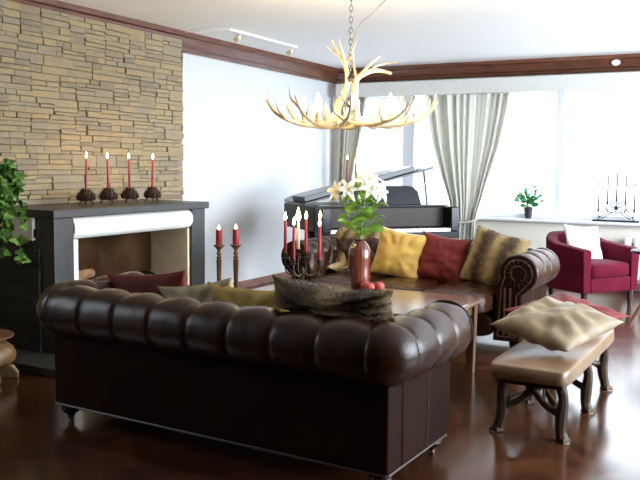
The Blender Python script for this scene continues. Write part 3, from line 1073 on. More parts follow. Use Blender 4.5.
for sx in (-1, 1):
    for sy in (-1, 1):
        q = MB()
        a, b_ = 0.032, 0.024
        cx, cy = sx * (hx - 0.06), sy * (hy - 0.06)
        q.add([(cx - b_, cy - b_, 0), (cx + b_, cy - b_, 0), (cx + b_, cy + b_, 0), (cx - b_, cy + b_, 0), (cx - a, cy - a, TZ - 0.035), (cx + a, cy - a, TZ - 0.035), (cx + a, cy + a, TZ - 0.035), (cx - a, cy + a, TZ - 0.035)],
              [(0, 3, 2, 1), (4, 5, 6, 7), (0, 1, 5, 4), (1, 2, 6, 5), (2, 3, 7, 6), (3, 0, 4, 7)])
        q.build('leg', M['table_leg'], t, bevel=0.003)

# six-armed candelabra on the table
CX, CY = 2.165, 4.93
t = thing('candelabra', 'dark metal ring candelabra on the coffee table behind the fur cushion', 'candelabra', (CX, CY, TZ))
MB().lathe([(0.085, 0), (0.085, 0.008), (0.06, 0.016), (0.014, 0.026), (0.010, 0.10), (0.016, 0.12), (0.010, 0.14), (0.0005, 0.15)], 24).build('stand', M['dark_metal'], t)
spots = [(-0.122, 0.00, 0.232), (-0.062, -0.045, 0.198), (-0.036, 0.10, 0.25), (0.020, 0.05, 0.235), (0.115, -0.06, 0.195), (0.118, 0.085, 0.24)]
clab = ['burning red taper at the end of the candelabra nearest the white wall', 'burning red taper second from the white wall on the candelabra, set low', 'pale ivory taper with tall bright flame on the table candelabra',
        'burning red taper in the middle of the candelabra', 'burning red taper on the candelabra nearest the vase, lower of the two', 'burning red taper near the vase, set behind the lower one']
for (ax, ay, az), lb in zip(spots, clab):
    p = R0 * ax + F0 * ay
    arm = MB().tube([(0, 0, 0.11), (p.x * 0.5, p.y * 0.5, 0.085), (p.x * 0.95, p.y * 0.95, 0.12), (p.x, p.y, az - 0.02)], 0.005, 7, smooth=5).build('arm', M['dark_metal'], t)
    MB().lathe([(0.006, az - 0.035), (0.020, az - 0.028), (0.022, az - 0.024), (0.010, az - 0.018), (0.015, az - 0.008), (0.017, az + 0.012), (0.0135, az + 0.012), (0.012, az), (0.0005, az)], 14, Matrix.Translation((p.x, p.y, 0))).build('candle_cup', M['dark_metal'], arm)
    iv = 'ivory' in lb
    taper(lb, (CX + p.x, CY + p.y, TZ + az + 0.001), 0.235 if not iv else 0.20, r=0.0125, mt='white_wax' if iv else 'red_wax', group='tapers on the table candelabra', fsize=1.25 if not iv else 2.2)
candle_light((CX + 0.02, CY, TZ + 0.62), 1.6)

# vase with lilies
VX, VY = 2.515, 5.11
t = thing('vase', 'tall ribbed reddish brown glazed vase on the coffee table', 'vase', (VX, VY, TZ))
MB().lathe([(0.055, 0), (0.064, 0.012), (0.072, 0.06), (0.078, 0.15), (0.080, 0.22), (0.077, 0.265), (0.064, 0.30), (0.046, 0.322), (0.038, 0.333), (0.040, 0.342), (0.045, 0.348), (0.040, 0.346), (0.034, 0.325), (0.0005, 0.32)], 64, ribs=20, rib=0.016).build('body', M['vase'], t)


def petal(mb, mtx, ln, wd):
    rows = []
    for i in range(8):
        s = i / 7
        ww = wd * math.sin(PI * min(0.97, 0.12 + 0.86 * s)) ** 0.8
        out = ln * (0.25 * s + 0.75 * s * s) * 0.95
        up = ln * (0.75 * s - 0.55 * s ** 3)
        rows.append([(out - 0.12 * abs(j) * ww, j * ww / 2, up + 0.25 * abs(j) * ww) for j in (-1, -0.5, 0, 0.5, 1)])
    mb.grid(rows, mtx=mtx)


def bloom(par, at, d, size=0.085):
    mtx = Matrix.Translation(at) @ Vector(d).to_track_quat('Z', 'Y').to_matrix().to_4x4()
    pm = MB()
    for k in range(6):
        petal(pm, mtx @ Matrix.Rotation(2 * PI * k / 6, 4, 'Z'), size * (1.0 if k % 2 else 0.92), size * (0.42 if k % 2 else 0.34))
    fo = pm.build('petals', M['petal'], par, angle=180)
    s_ = fo.modifiers.new('thick', 'SOLIDIFY'); s_.thickness = 0.0012
    st_ = MB()
    for k in range(6):
        a = 2 * PI * (k + 0.5) / 6
        e = (0.020 * math.cos(a), 0.020 * math.sin(a), 0.062)
        st_.tube([(0, 0, 0.005), (0.006 * math.cos(a), 0.006 * math.sin(a), 0.04), e], 0.0009, 4, mtx)
        st_.ball(e, 0.005, 0.0025, 0.0025, 6, 4, mtx)
    st_.build('stamens', M['anther'], fo)


def leafblade(mb, base, d, ln, wd, bend=0.5):
    d = Vector(d).normalized()
    side = d.cross(Vector((math.sin(base[0] * 900 + base[2] * 700) * 0.9, math.cos(base[1] * 800 + ln * 900) * 0.9, 0.8)))
    if side.length < 0.05:
        side = Vector((1, 0, 0))
    side.normalize()
    rows = []
    for i in range(8):
        s = i / 7
        p = Vector(base) + d * ln * s - Vector((0, 0, 1)) * bend * ln * s * s
        ww = wd * math.sin(PI * (0.06 + 0.93 * s)) ** 0.9 / 2
        rows.append([p - side * ww + Vector((0, 0, ww * 0.3)), p, p + side * ww + Vector((0, 0, ww * 0.3))])
    mb.grid(rows)


def lily(label, tips, seed, base_off):
    """one cut stem; tips = list of (across, depth, up, open?) measured from the vase mouth along the view axes"""
    t = thing('lily', label, 'flower', (VX, VY, TZ + 0.335), (0, 0, 0), 'lilies in the vase')
    rr = random.Random(seed)
    b0 = R0 * base_off[0] + F0 * base_off[1]
    top = tips[0]
    P3 = lambda a, d, u: R0 * a + F0 * d + U0 * u
    e = P3(*top[:3])
    mid = b0 * 1.2 + e * 0.45 + Vector((0, 0, 0.03))
    MB().tube([b0 + Vector((0, 0, -0.012)), b0 * 1.0 + Vector((0, 0, 0.05)), mid, e - Vector((0, 0, 0.005))], [0.0045, 0.0042, 0.0038, 0.003], 7, smooth=5).build('stem', M['stem'], t)
    lf = MB()
    for k in range(11):
        s = 0.10 + 0.84 * k / 11
        p = b0 * (1 - s) + e * s
        a = rr.uniform(0, 2 * PI)
        leafblade(lf, p, (math.cos(a), math.sin(a), rr.uniform(0.3, 0.9)), rr.uniform(0.11, 0.18), rr.uniform(0.038, 0.058), rr.uniform(0.2, 0.7))
    o = lf.build('leaves', M['leaf'], t, angle=180)
    for (a, d, u, kind, dr) in tips:
        q = P3(a, d, u)
        if (a, d, u) != top[:3]:
            MB().tube([mid.lerp(e, 0.5), mid.lerp(q, 0.7) + Vector((0, 0, 0.01)), q], 0.0028, 6, smooth=4).build('branch', M['stem'], t)
        dv = P3(*dr)
        if kind:
            bloom(t, q, dv, 0.10)
        else:
            qm = Matrix.Translation(q) @ dv.to_track_quat('Z', 'Y').to_matrix().to_4x4()
            MB().lathe([(0.003, 0), (0.009, 0.015), (0.012, 0.04), (0.009, 0.065), (0.0005, 0.08)], 10, qm).build('bud', M['bud'], t)


# (across, away, up) offsets from the vase mouth
lily('white lily leaning furthest over the candles from the vase', [(-0.15, -0.02, 0.335, 1, (-0.6, -0.6, 0.3)), (-0.085, -0.05, 0.345, 1, (-0.1, -0.9, 0.35))], 1, (-0.015, 0.0))
lily('tall white lily with the highest open bloom in the vase', [(0.035, -0.02, 0.395, 1, (0.0, -0.8, 0.55)), (0.075, 0.05, 0.41, 1, (0.4, -0.3, 0.8)), (0.055, -0.07, 0.36, 1, (0.25, -0.9, 0.2))], 2, (0.005, -0.012))
lily('white lily facing outwards over the sofa, nearest the yellow cushion', [(0.115, -0.05, 0.335, 1, (0.65, -0.7, 0.15)), (0.05, 0.08, 0.34, 0, (0.3, 0.4, 0.8))], 3, (0.018, 0.002))
lily('leafy lily stem with closed green buds in the middle of the vase', [(-0.02, 0.03, 0.37, 0, (-0.2, 0, 1)), (-0.005, -0.06, 0.27, 0, (-0.2, -0.7, 0.6)), (-0.03, 0.0, 0.40, 0, (0.1, 0, 1))], 4, (0.0, 0.016))

# peaches
pc = [(2.60, 5.03, 'ripe red peach beside the vase, partly behind its neighbour'), (2.685, 5.07, 'ripe red peach on the table, farthest from the vase'), (2.652, 4.985, 'ripe red peach in front of the other two peaches')]
for i, (x, y, lb) in enumerate(pc):
    t = thing('peach', lb, 'fruit', (x, y, TZ), (0, 0, i * 1.7), 'peaches on the coffee table')
    rows = []
    for a in range(13):
        thh = PI * a / 12
        row = []
        for k in range(20):
            ph = 2 * PI * k / 20
            g = 1 - 0.07 * math.exp(-(min(ph, 2 * PI - ph) / 0.25) ** 2) * math.sin(thh)
            r_ = 0.036 * g
            row.append((r_ * math.sin(thh) * math.cos(ph), r_ * math.sin(thh) * math.sin(ph), 0.0345 - 0.0345 * math.cos(thh) - (0.010 * math.exp(-((PI - thh) / 0.3) ** 2))))
        rows.append(row)
    MB().grid(rows, cv=True).build('flesh', M['peach'], t, angle=180)
    MB().tube([(0, 0, 0.056), (0.002, 0, 0.066)], 0.0018, 5).build('stalk', M['bark'], t)


# ------------------------------------------------------------------ antler pieces
def antler_mb(beam, r0, r1, tines, n=9, k=6):
    mb = MB()
    nb = len(beam)
    mb.tube(beam, [r0 + (r1 - r0) * i / (nb - 1) for i in range(nb)], n, smooth=k)
    P, _ = catmull([Vector(b) for b in beam], [0] * nb, 12)
    for (s, d1, d2, r) in tines:
        p = P[int(s * (len(P) - 1))]
        d1, d2 = Vector(d1), Vector(d2)
        mb.tube([p, p + d1 * 0.5, p + d1, p + d1 + d2], [r, r * 0.85, r * 0.6, 0.002], 7, smooth=4)
    return mb


# chandelier
HX, HY, HZ = 2.49, 5.02, 1.615
t = thing('chandelier', 'pale antler chandelier with lit candle bulbs hanging from the ceiling on a chain', 'chandelier', (HX, HY, HZ))
ra = random.Random(21)
NA = 9
for i in range(NA):
    a = 2 * PI * i / NA + 0.15
    er = Vector((math.cos(a), math.sin(a), 0)); et = Vector((-math.sin(a), math.cos(a), 0)); ez = Vector((0, 0, 1))
    w_ = ra.uniform(-0.10, 0.10)
    P = lambda r_, t_, z_: er * r_ + et * (t_ + w_ * r_) + ez * z_
    beam = [P(0.06, -0.06, 0.045), P(0.17, -0.06, 0.012), P(0.30, -0.03, 0.006), P(0.42, 0.02, 0.03), P(0.52, 0.05, 0.085), P(0.575, 0.06, 0.165)]
    tn = [(0.28, er * 0.04 + et * 0.05 + ez * 0.07, et * 0.01 + ez * 0.07, 0.011), (0.50, er * 0.05 - et * 0.06 + ez * 0.06, er * 0.03 + ez * 0.09, 0.011),
          (0.66, er * 0.05 + et * 0.06 + ez * 0.06, er * 0.02 + ez * 0.08, 0.010), (0.80, er * 0.04 - et * 0.05 + ez * 0.07, er * 0.015 + ez * 0.07, 0.009)]
    antler_mb(beam, 0.025, 0.006, tn).build('antler', M['antler'], t)
# upright antlers up to the chain
def V3(a, d, u):
    return R0 * a + F0 * d + U0 * u
SHX = -0.035
def V3(a, d, u):
    return R0 * (a + SHX) + F0 * d + U0 * u
W3 = lambda a, d, u: R0 * a + F0 * d + U0 * u
up1 = [W3(-0.107, -0.04, 0.02), W3(-0.102, -0.03, 0.12), W3(-0.062, -0.01, 0.21), W3(-0.036, 0, 0.29), W3(-0.052, 0, 0.40), W3(-0.105, -0.01, 0.49), W3(-0.148, -0.02, 0.565)]
antler_mb(up1, 0.029, 0.008, [(0.68, W3(0.035, 0.02, 0.08), W3(0.04, 0, 0.10), 0.015), (0.80, W3(-0.055, 0.01, 0.035), W3(-0.035, 0, 0.025), 0.010), (0.62, W3(-0.03, -0.03, 0.11), W3(-0.025, -0.02, 0.10), 0.013)]).build('antler', M['antler'], t)
up2 = [W3(0.030, -0.03, 0.02), W3(0.014, -0.02, 0.12), W3(0.012, 0, 0.22), W3(0.022, 0, 0.31), W3(0.09, 0.0, 0.358), W3(0.17, -0.01, 0.372), W3(0.255, -0.02, 0.352)]
antler_mb(up2, 0.033, 0.009, [(0.56, W3(0.07, 0.01, 0.08), W3(0.07, 0, 0.06), 0.016), (0.64, W3(0.10, 0.02, 0.06), W3(0.12, 0.0, 0.02), 0.011), (0.50, W3(-0.02, 0.02, 0.10), W3(0.0, 0, 0.08), 0.013)]).build('antler', M['antler'], t)
MB().lathe([(0.0005, 0.29), (0.022, 0.295), (0.027, 0.32), (0.014, 0.345), (0.006, 0.36), (0.0005, 0.37)], 14, Matrix.Translation(V3(0.015, 0, 0))).build('hub', M['dark_metal'], t)
# candle bulbs
nb = 8
for i in range(nb):
    a = 2 * PI * (i + 0.5) / nb + 0.1
    x, y = 0.33 * math.cos(a), 0.33 * math.sin(a)
    cs = MB().lathe([(0.026, 0.020), (0.028, 0.030), (0.013, 0.034), (0.0125, 0.085), (0.0005, 0.086)], 12).build('bulb_sleeve', M['antler'], t, (x, y, 0))
    MB().lathe([(0.008, 0.0), (0.025, 0.020), (0.028, 0.042), (0.020, 0.072), (0.009, 0.098), (0.0003, 0.122)], 12).build('bulb', M['bulb'], cs, (0, 0, 0.086))
    d = bpy.data.lights.new('bulb_light', 'POINT')
    d.energy = 2.4
    d.color = (1.0, 0.76, 0.46)
    d.shadow_soft_size = 0.04
    lo = bpy.data.objects.new('bulb_light', d)
    lo.location = (HX + x, HY + y, HZ + 0.19)
    C.objects.link(lo)
# chain and swagged cord
ch = MB()
c0 = V3(0.015, 0, 0)
zz, k = 0.36, 0
while HZ + zz < ZC - 0.03:
    ring = []
    for q in range(12):
        a = 2 * PI * q / 12
        u, v = 0.011 * math.cos(a), 0.022 * math.sin(a)
        ring.append(c0 + ((R0 if k % 2 else F0) * u) + Vector((0, 0, zz + 0.022 + v)))
    ch.tube(ring + ring[:1], 0.0030, 5)
    zz += 0.036
    k += 1
ch.build('chain', M['chain'], t)
MB().lathe([(0.05, 0), (0.05, -0.012), (0.03, -0.025), (0.006, -0.03)], 18, Matrix.Translation(c0 + Vector((0, 0, ZC - HZ)))).build('ceiling_rose', M['chain'], t)
MB().tube([c0 + Vector((0, 0, 0.52)), V3(0.07, -0.02, 0.66), V3(0.17, -0.06, 0.755), V3(0.29, -0.10, 0.87), V3(0.40, -0.14, ZC - HZ - 0.005)], 0.004, 6, smooth=6).build('cord', M['gold_cord'], t)

# bench on antler legs
BX, BY0, BY1, BW_, BZ = 3.985, 3.96, 5.28, 0.40, 0.385
t = thing('bench', 'long tan leather bench on dark antler legs with cushions on it', 'bench', (BX, (BY0 + BY1) / 2, 0), (0, 0, R(-1.5)))
hl = (BY1 - BY0) / 2
rounded_block(BW_, BY1 - BY0, 0.085, 0.012, 0.16, 48, 14).build('seat', M['bench'], t, (0, 0, BZ - 0.052), angle=180)
MB().box(-BW_ / 2 + 0.03, BW_ / 2 - 0.03, -hl + 0.04, hl - 0.04, BZ - 0.115, BZ - 0.09).build('seat_board', M['dark_wood'], t, bevel=0.004)
for yy in (-hl + 0.10, 0.02, hl - 0.10):
    for s in (-1, 1):
        x = s * (BW_ / 2 - 0.055)
        mb = MB()
        j = 0.012 * math.sin(yy * 9 + s)
        mb.tube([(x, yy, BZ - 0.10), (x + s * 0.008 + j, yy, 0.21), (x + j, yy, 0.12), (x + s * 0.010, yy, 0.05), (x + s * 0.022, yy - 0.004, 0.012)], [0.028, 0.025, 0.032, 0.027, 0.031], 9, smooth=5)
        mb.lathe([(0.020, 0.0), (0.036, 0.004), (0.037, 0.012), (0.030, 0.024), (0.024, 0.026)], 10, Matrix.Translation((x + s * 0.022, yy - 0.004, 0)), ribs=5, rib=0.12)
        # brow tine reaching inwards under the seat
        mb.tube([(x + j, yy, 0.13), (x - s * 0.07, yy + 0.012, 0.165), (x - s * 0.16, yy + 0.05, 0.235), (x - s * 0.24, yy + 0.08, BZ - 0.115)], [0.022, 0.018, 0.014, 0.009], 8, smooth=5)
        mb.tube([(x - s * 0.05, yy + 0.01, 0.155), (x - s * 0.10, yy + 0.09, 0.17), (x - s * 0.12, yy + 0.17, 0.24)], [0.012, 0.009, 0.003], 7, smooth=5)
        lg = mb.build('leg', M['antler_dark'], t)
        MB().lathe([(0.0005, -0.0015), (0.026, -0.0015), (0.027, 0.003), (0.0005, 0.004)], 10, Matrix.Translation((x + s * 0.030, yy - 0.012, 0.002))).build('sawn_foot', M['antler_tip'], lg)
# long antler stretchers curving under the seat
for s in (-1, 1):
    MB().tube([(s * 0.12, -hl + 0.14, 0.16), (s * 0.02, -hl + 0.30, 0.20), (-s * 0.05, -0.18, 0.245), (-s * 0.10, -0.02, 0.20)], [0.016, 0.015, 0.013, 0.008], 8, smooth=6).build('stretcher', M['antler_dark'], t)
    MB().tube([(s * 0.12, hl - 0.12, 0.16), (s * 0.0, hl - 0.30, 0.20), (-s * 0.06, 0.20, 0.245), (-s * 0.10, 0.06, 0.20)], [0.016, 0.015, 0.013, 0.008], 8, smooth=6).build('stretcher', M['antler_dark'], t)

def lying(spin, tilt, lean=0):
    return (Matrix.Rotation(R(lean), 4, F0) @ Matrix.Rotation(R(tilt), 4, R0) @ Matrix.Rotation(R(spin), 4, 'Z') @ Matrix.Rotation(R(90), 4, 'X')).to_euler()
pillow('cushion', 'dark red cushion lying on the bench under the beige one', 0.53, 0.53, 0.10, M['red_cloth'], (3.935, 5.02, BZ + 0.092), lying(62, 12, -2), 21)
pillow('cushion', 'large beige velvet cushion on top of the leather bench', 0.50, 0.50, 0.16, M['beige_cloth'], (4.005, 4.43, BZ + 0.135), lying(65, 13, -5), 23, wrinkle=0.014, pinch=0.06)

# ------------------------------------------------------------------ grand piano
kx, ky = 0.649, 0.761
PL = Vector((1.29, 6.86, 0))
prot = math.atan2(ky, kx)
t = thing('grand_piano', 'black grand piano with raised lid standing in the corner behind the sofa', 'piano', PL, (0, 0, prot))
# local: x along the keyboard (bass to treble), y away from the player
W_, LN, CZ0, CZ1 = 1.50, 1.34, 0.70, 0.945
curve = [(0.0, 0.20), (0.0, LN - 0.28)]
for k in range(7):
    a = PI - PI * 0.62 * k / 6
    curve.append((0.30 + 0.30 * math.cos(a), LN - 0.28 + 0.28 * math.sin(a)))
curve += [(0.74, LN - 0.22), (0.95, LN - 0.42), (1.17, LN - 0.56), (1.38, LN - 0.66), (1.48, LN - 0.76), (W_, LN - 0.88), (W_, 0.20)]
MB().prism(curve, CZ0, CZ1, 'xy').build('case', M['piano_brown'], t, bevel=0.008)
MB().box(0, 0.09, 0.0, 0.20, CZ0, CZ1).build('cheek', M['piano'], t, bevel=0.01)
MB().box(W_ - 0.09, W_, 0.0, 0.20, CZ0, CZ1).build('cheek', M['piano'], t, bevel=0.01)
MB().box(0.0, W_, -0.02, 0.20, CZ0 - 0.07, CZ0).build('key_bed', M['piano'], t, bevel=0.006)
MB().box(0.09, W_ - 0.09, 0.15, 0.20, CZ0 + 0.04, CZ1 - 0.01).build('fallboard', M['piano_brown'], t, bevel=0.006)
kb = MB()
nk = 52
kw = (W_ - 0.19) / nk
for k in range(nk):
    kb.box(0.095 + k * kw + 0.0006, 0.095 + (k + 1) * kw - 0.0006, 0.0, 0.149, CZ0, CZ0 + 0.030)
kb.build('white_keys', M['ivory'], t, smooth=False)
kk = MB()
for k in range(nk - 1):
    if k % 7 in (0, 2, 3, 5, 6):
        kk.box(0.095 + (k + 1) * kw - 0.006, 0.095 + (k + 1) * kw + 0.006, 0.055, 0.149, CZ0 + 0.030, CZ0 + 0.041)
kk.build('black_keys', M['piano'], t, smooth=False)
MB().box(0.02, W_ - 0.02, 0.19, 0.235, CZ1, CZ1 + 0.012).build('front_rim', M['piano'], t, bevel=0.004)
# lid, hinged on the bass side
A = R(14.5)
lid = thing  # placeholder name reused below
mtx = Matrix.Translation((0.0, 0, CZ1 + 0.010)) @ Matrix.Rotation(-A, 4, 'Y')
lo = [(0.0, 0.46)] + [p for p in curve[1:-1]] + [(W_ - 0.01, 0.46)]
lm = MB().prism(lo, 0, 0.020, 'xy', mtx).build('lid', M['piano'], t, bevel=0.004)
MB().prism([(0.02, 0.50), (0.02, 0.86), (1.30, 0.86), (1.30, 0.50)], 0.022, 0.075, 'xy', mtx).build('lid_flap', M['piano'], lm, bevel=0.004)
e = mtx @ Vector((1.40, 0.50, 0))
MB().tube([(e.x + 0.04, 0.48, CZ1), (e.x - 0.0, 0.50, e.z)], 0.010, 8).build('lid_prop', M['piano'], t)
# music desk with curved top corners
md = [(0.42, 0.0), (0.42, 0.15)]
for k in range(6):
    a = PI / 2 * k / 5
    md.append((0.44 + 0.10 * (1 - math.cos(a)), 0.155 + 0.045 * math.sin(a)))
for k in range(6):
    a = PI / 2 * (1 - k / 5)
    md.append((1.18 - 0.10 * (1 - math.cos(a)), 0.155 + 0.045 * math.sin(a)))
md += [(1.20, 0.15), (1.23, 0.0)]
MB().prism(md, 0, 0.018, 'xz', Matrix.Translation((0, 0.30, CZ1 + 0.012)) @ Matrix.Rotation(R(-14), 4, 'X')).build('music_desk', M['piano'], t, bevel=0.004)
MB().box(0.10, W_ - 0.10, 0.24, 0.50, CZ1 + 0.0005, CZ1 + 0.010).build('desk_shelf', M['piano'], t)
for (lx, ly) in ((0.16, 0.22), (W_ - 0.16, 0.22), (0.33, LN - 0.26)):
    lg = MB().lathe([(0.035, 0.055), (0.05, 0.07), (0.04, 0.10), (0.055, 0.45), (0.07, 0.62), (0.075, CZ0 - 0.072 if ly < 0.5 else CZ0 - 0.001)], 16).build('leg', M['piano'], t, (lx, ly, 0))
    MB().lathe([(0.0005, -0.012), (0.026, -0.012), (0.028, 0), (0.026, 0.012), (0.0005, 0.012)], 14, Matrix.Rotation(R(90), 4, 'X') ).tube([(0, 0, 0.0), (0, 0, 0.03)], 0.012, 8).build('castor', M['brass'], lg, (0, 0, 0.028))
MB().box(0.68, 0.82, 0.26, 0.34, 0.14, 0.20).tube([(0.70, 0.30, 0.20), (0.70, 0.30, CZ0 - 0.07)], 0.014, 8).tube([(0.80, 0.30, 0.20), (0.80, 0.30, CZ0 - 0.07)], 0.014, 8).build('pedal_lyre', M['piano'], t)

# ------------------------------------------------------------------ curtains
def curtain(name, label, edges, y0, amp, folds, mt, phase=0.0, n=120):
    """edges: list of (z, x_left, x_right) from the top down; folds deepen where the cloth gathers"""
    mb = MB()
    rows = []
    zs = []
    for (a, b) in zip(edges, edges[1:]):
        for k in range(8):
            s = k / 8
            s2 = s * s * (3 - 2 * s)
            zs.append((a[0] + (b[0] - a[0]) * s, a[1] + (b[1] - a[1]) * s, a[2] + (b[2] - a[2]) * s))
    zs.append(edges[-1])
    w0 = edges[0][2] - edges[0][1]
    for (z_, xa, xb) in zs:
        row = []
        g = (xb - xa) / w0
        for k in range(n + 1):
            u = k / n
            un = u + 0.35 / folds * math.sin(2 * PI * u * 2.3 + phase)
            am = amp * (0.75 + 0.5 * math.sin(u * 7 + phase)) * (0.7 + 0.3 / max(g, 0.35))
            yy = y0 - am * math.sin(2 * PI * folds * un + phase) - 0.3 * am * math.sin(2 * PI * folds * 2.1 * u + z_ * 0.6)
            row.append((xa + (xb - xa) * u, yy, z_))
        rows.append(row)
    mb.grid(rows)
    o = mb.build(name, mt, None, angle=180)
    s_ = o.modifiers.new('thick', 'SOLIDIFY')
    s_.thickness = 0.003
    tag(o, label, 'curtain')
    return o


YC = YB - 0.155
c1 = curtain('curtain', 'cream curtain tied back between the piano and the plant window', [(2.21, 1.34, 2.36), (2.0, 1.37, 2.33), (1.6, 1.45, 2.25), (1.2, 1.58, 2.13), (0.95, 1.67, 2.06), (0.76, 1.72, 2.00), (0.70, 1.73, 1.99), (0.60, 1.70, 1.99), (0.3, 1.68, 2.00), (0.02, 1.66, 2.02)], YC, 0.035, 9, M['curtain'])
def tie(par, pts):
    MB().tube(pts, 0.013, 8, smooth=6).build('tieback', M['curtain'], par)
tie(c1, [(1.70, YC + 0.055, 0.75), (1.70, YC - 0.07, 0.71), (1.84, YC - 0.095, 0.69), (1.99, YC - 0.08, 0.72), (2.03, YC + 0.02, 0.80), (2.06, YB - 0.03, 0.90)])
c2 = curtain('curtain', 'cream curtain hanging in the corner behind the piano', [(2.21, 0.16, 0.56), (1.8, 0.165, 0.50), (1.4, 0.165, 0.42), (1.05, 0.17, 0.36), (0.95, 0.17, 0.345), (0.85, 0.17, 0.36), (0.4, 0.165, 0.38), (0.02, 0.165, 0.40)], YC, 0.03, 5, M['curtain'], 1.0, 80)
tie(c2, [(0.155, YC + 0.045, 0.95), (0.155, YC - 0.06, 0.95), (0.26, YC - 0.085, 0.95), (0.36, YC - 0.06, 0.97), (0.365, YC + 0.03, 0.98)])
c3 = curtain('sheer_curtain', 'sheer white curtain sweeping aside beside the corner curtain', [(2.21, 0.30, 0.98), (1.95, 0.30, 0.88), (1.6, 0.30, 0.72), (1.3, 0.29, 0.58), (1.0, 0.28, 0.44), (0.88, 0.28, 0.40), (0.6, 0.28, 0.42), (0.02, 0.28, 0.44)], YC + 0.075, 0.012, 9, M['sheer'], 2.0, 80)

# recessed downlight on the crown, spot track on the ceiling
t = thing('downlight', 'small round white downlight set in the dark crown above the window', 'light', (3.50, YB - 0.118, ZC - 0.085), (R(90), 0, 0))
t.scale = (0.85, 0.6, 1)
MB().lathe([(0.030, 0.0), (0.052, 0.0), (0.055, 0.010), (0.030, 0.014)], 24).build('ring', M['white_metal'], t)
MB().lathe([(0.0005, 0.004), (0.031, 0.004), (0.031, 0.008), (0.0005, 0.008)], 20).build('lamp_face', M['downlight'], t)
t = thing('spot_track', 'white ceiling track light with small spot heads above the white wall', 'light', (0.62, 6.9, ZC))
MB().box(-0.018, 0.018, -0.62, 0.62, -0.022, 0).build('rail', M['track'], t, bevel=0.004)
MB().tube([(0.0, -0.62, -0.012), (-0.13, -0.67, -0.012), (-0.42, -0.70, -0.012)], 0.010, 6).build('feed', M['track'], t)
for yy, hy_ in ((-0.42, 0.0), (0.55, 0.0)):
    stem_ = MB().tube([(0, yy, -0.022), (-0.02, yy, -0.05)], 0.006, 6).build('spot_stem', M['track'], t)
    q = Matrix.Translation((-0.035, yy, -0.062)) @ Vector((-0.8, 0.2, -0.55)).to_track_quat('Z', 'Y').to_matrix().to_4x4()
    hd_ = MB().lathe([(0.010, -0.03), (0.022, -0.02), (0.030, 0.03), (0.027, 0.03), (0.018, 0.005), (0.0005, 0.0)], 16, q).build('spot_head', M['track'], stem_)
    hd_.data.materials[0] = M['spot_face']

# ------------------------------------------------------------------ armchair
def tub_chair(label, loc, rotz):
    t = thing('armchair', label, 'armchair', loc, (0, 0, rotz))
    # local: faces -y, front legs at y=0
    Wc, Dc = 0.70, 0.66
    hw = Wc / 2
    def shell_line(off):
        pts = []
        r = 0.26 - off
        h2 = hw - off
        yb = Dc - off
        pts.append((-h2, 0.0))
        pts.append((-h2, 0.12)); pts.append((-h2, 0.25))
        for k in range(9):
            a = PI - (PI / 2) * k / 8
            pts.append((-h2 + r + r * math.cos(a), yb - r + r * math.sin(a)))
        for k in range(9):
            a = PI / 2 - (PI / 2) * k / 8
            pts.append((h2 - r + r * math.cos(a), yb - r + r * math.sin(a)))
        pts += [(h2, 0.25), (h2, 0.12), (h2, 0.0)]
        return pts
    o_, i_ = shell_line(0.0), shell_line(0.085)
    rows = []
    n = len(o_)
    for k, (po, pi_) in enumerate(zip(o_, i_)):
        s = min(k, n - 1 - k) / (n / 2)
        top = 0.585 + 0.125 * min(1, s * 1.35) ** 1.1
        flare = 0.02
        mx, my = po[0] - pi_[0], po[1] - pi_[1]
        sec = [(0, 0.17), (0.15, 0.45), (0.25, top - 0.03), (0.18, top - 0.006), (-0.4, top + 0.006), (-0.95, top - 0.008), (-1.05, top - 0.04), (-1.0, 0.40), (-1.0, 0.17)]
        rows.append([(po[0] + mx * q, po[1] + my * q, z_) for q, z_ in sec])
    sh = MB().grid(rows, cv=True)
    ns = len(rows[0])
    sh.f.append(tuple(range(ns))); sh.f.append(tuple(reversed(range((n - 1) * ns, n * ns))))
    sh.build('shell', M['velvet'], t, bevel=0.008, angle=50)
    MB().box(-hw + 0.09, hw - 0.09, 0.0, Dc - 0.09, 0.17, 0.31).build('seat_rail', M['velvet'], t, bevel=0.012)
    rounded_block(Wc - 0.185, Dc - 0.10, 0.14, 0.018, 0.22).build('seat_cushion', M['velvet'], t, (0, 0.27, 0.375), angle=180)
    for sx in (-1, 1):
        for yy, k in ((0.05, -1), (Dc - 0.10, 1)):
            xx = hw - (0.05 if yy < 0.2 else 0.12)
            MB().tube([(sx * xx, yy, 0.172), (sx * (xx + 0.004), yy + k * 0.004, 0.0)], [0.029, 0.019], 12).build('leg', M['dark_wood'], t)
    return t


tub_chair('burgundy velvet tub armchair with dark legs under the window', (3.735, 8.18, 0), R(55))
pillow('cushion', 'cream white cushion resting in the burgundy armchair', 0.44, 0.42, 0.13, M['white_cloth'], (3.43, 8.39, 0.59), (R(-22), R(4), R(50)), 31)

# side table at the edge
t = thing('side_table', 'dark wooden side table standing beside the burgundy armchair', 'table', (4.20, 7.50, 0))
MB().lathe([(0.0005, 0.630), (0.20, 0.630), (0.215, 0.638), (0.215, 0.652), (0.205, 0.658), (0.0005, 0.658)], 40).build('table_top', M['dark_wood'], t)
MB().lathe([(0.022, 0.20), (0.032, 0.23), (0.02, 0.27), (0.018, 0.45), (0.03, 0.55), (0.05, 0.63)], 16).build('column', M['table_leg'], t)
for k in range(3):
    a = R(200 + 120 * k)
    MB().tube([(0.01 * math.cos(a), 0.01 * math.sin(a), 0.27), (0.09 * math.cos(a), 0.09 * math.sin(a), 0.22), (0.20 * math.cos(a), 0.20 * math.sin(a), 0.017)], [0.022, 0.020, 0.016], 10, smooth=5).build('leg', M['table_leg'], t)

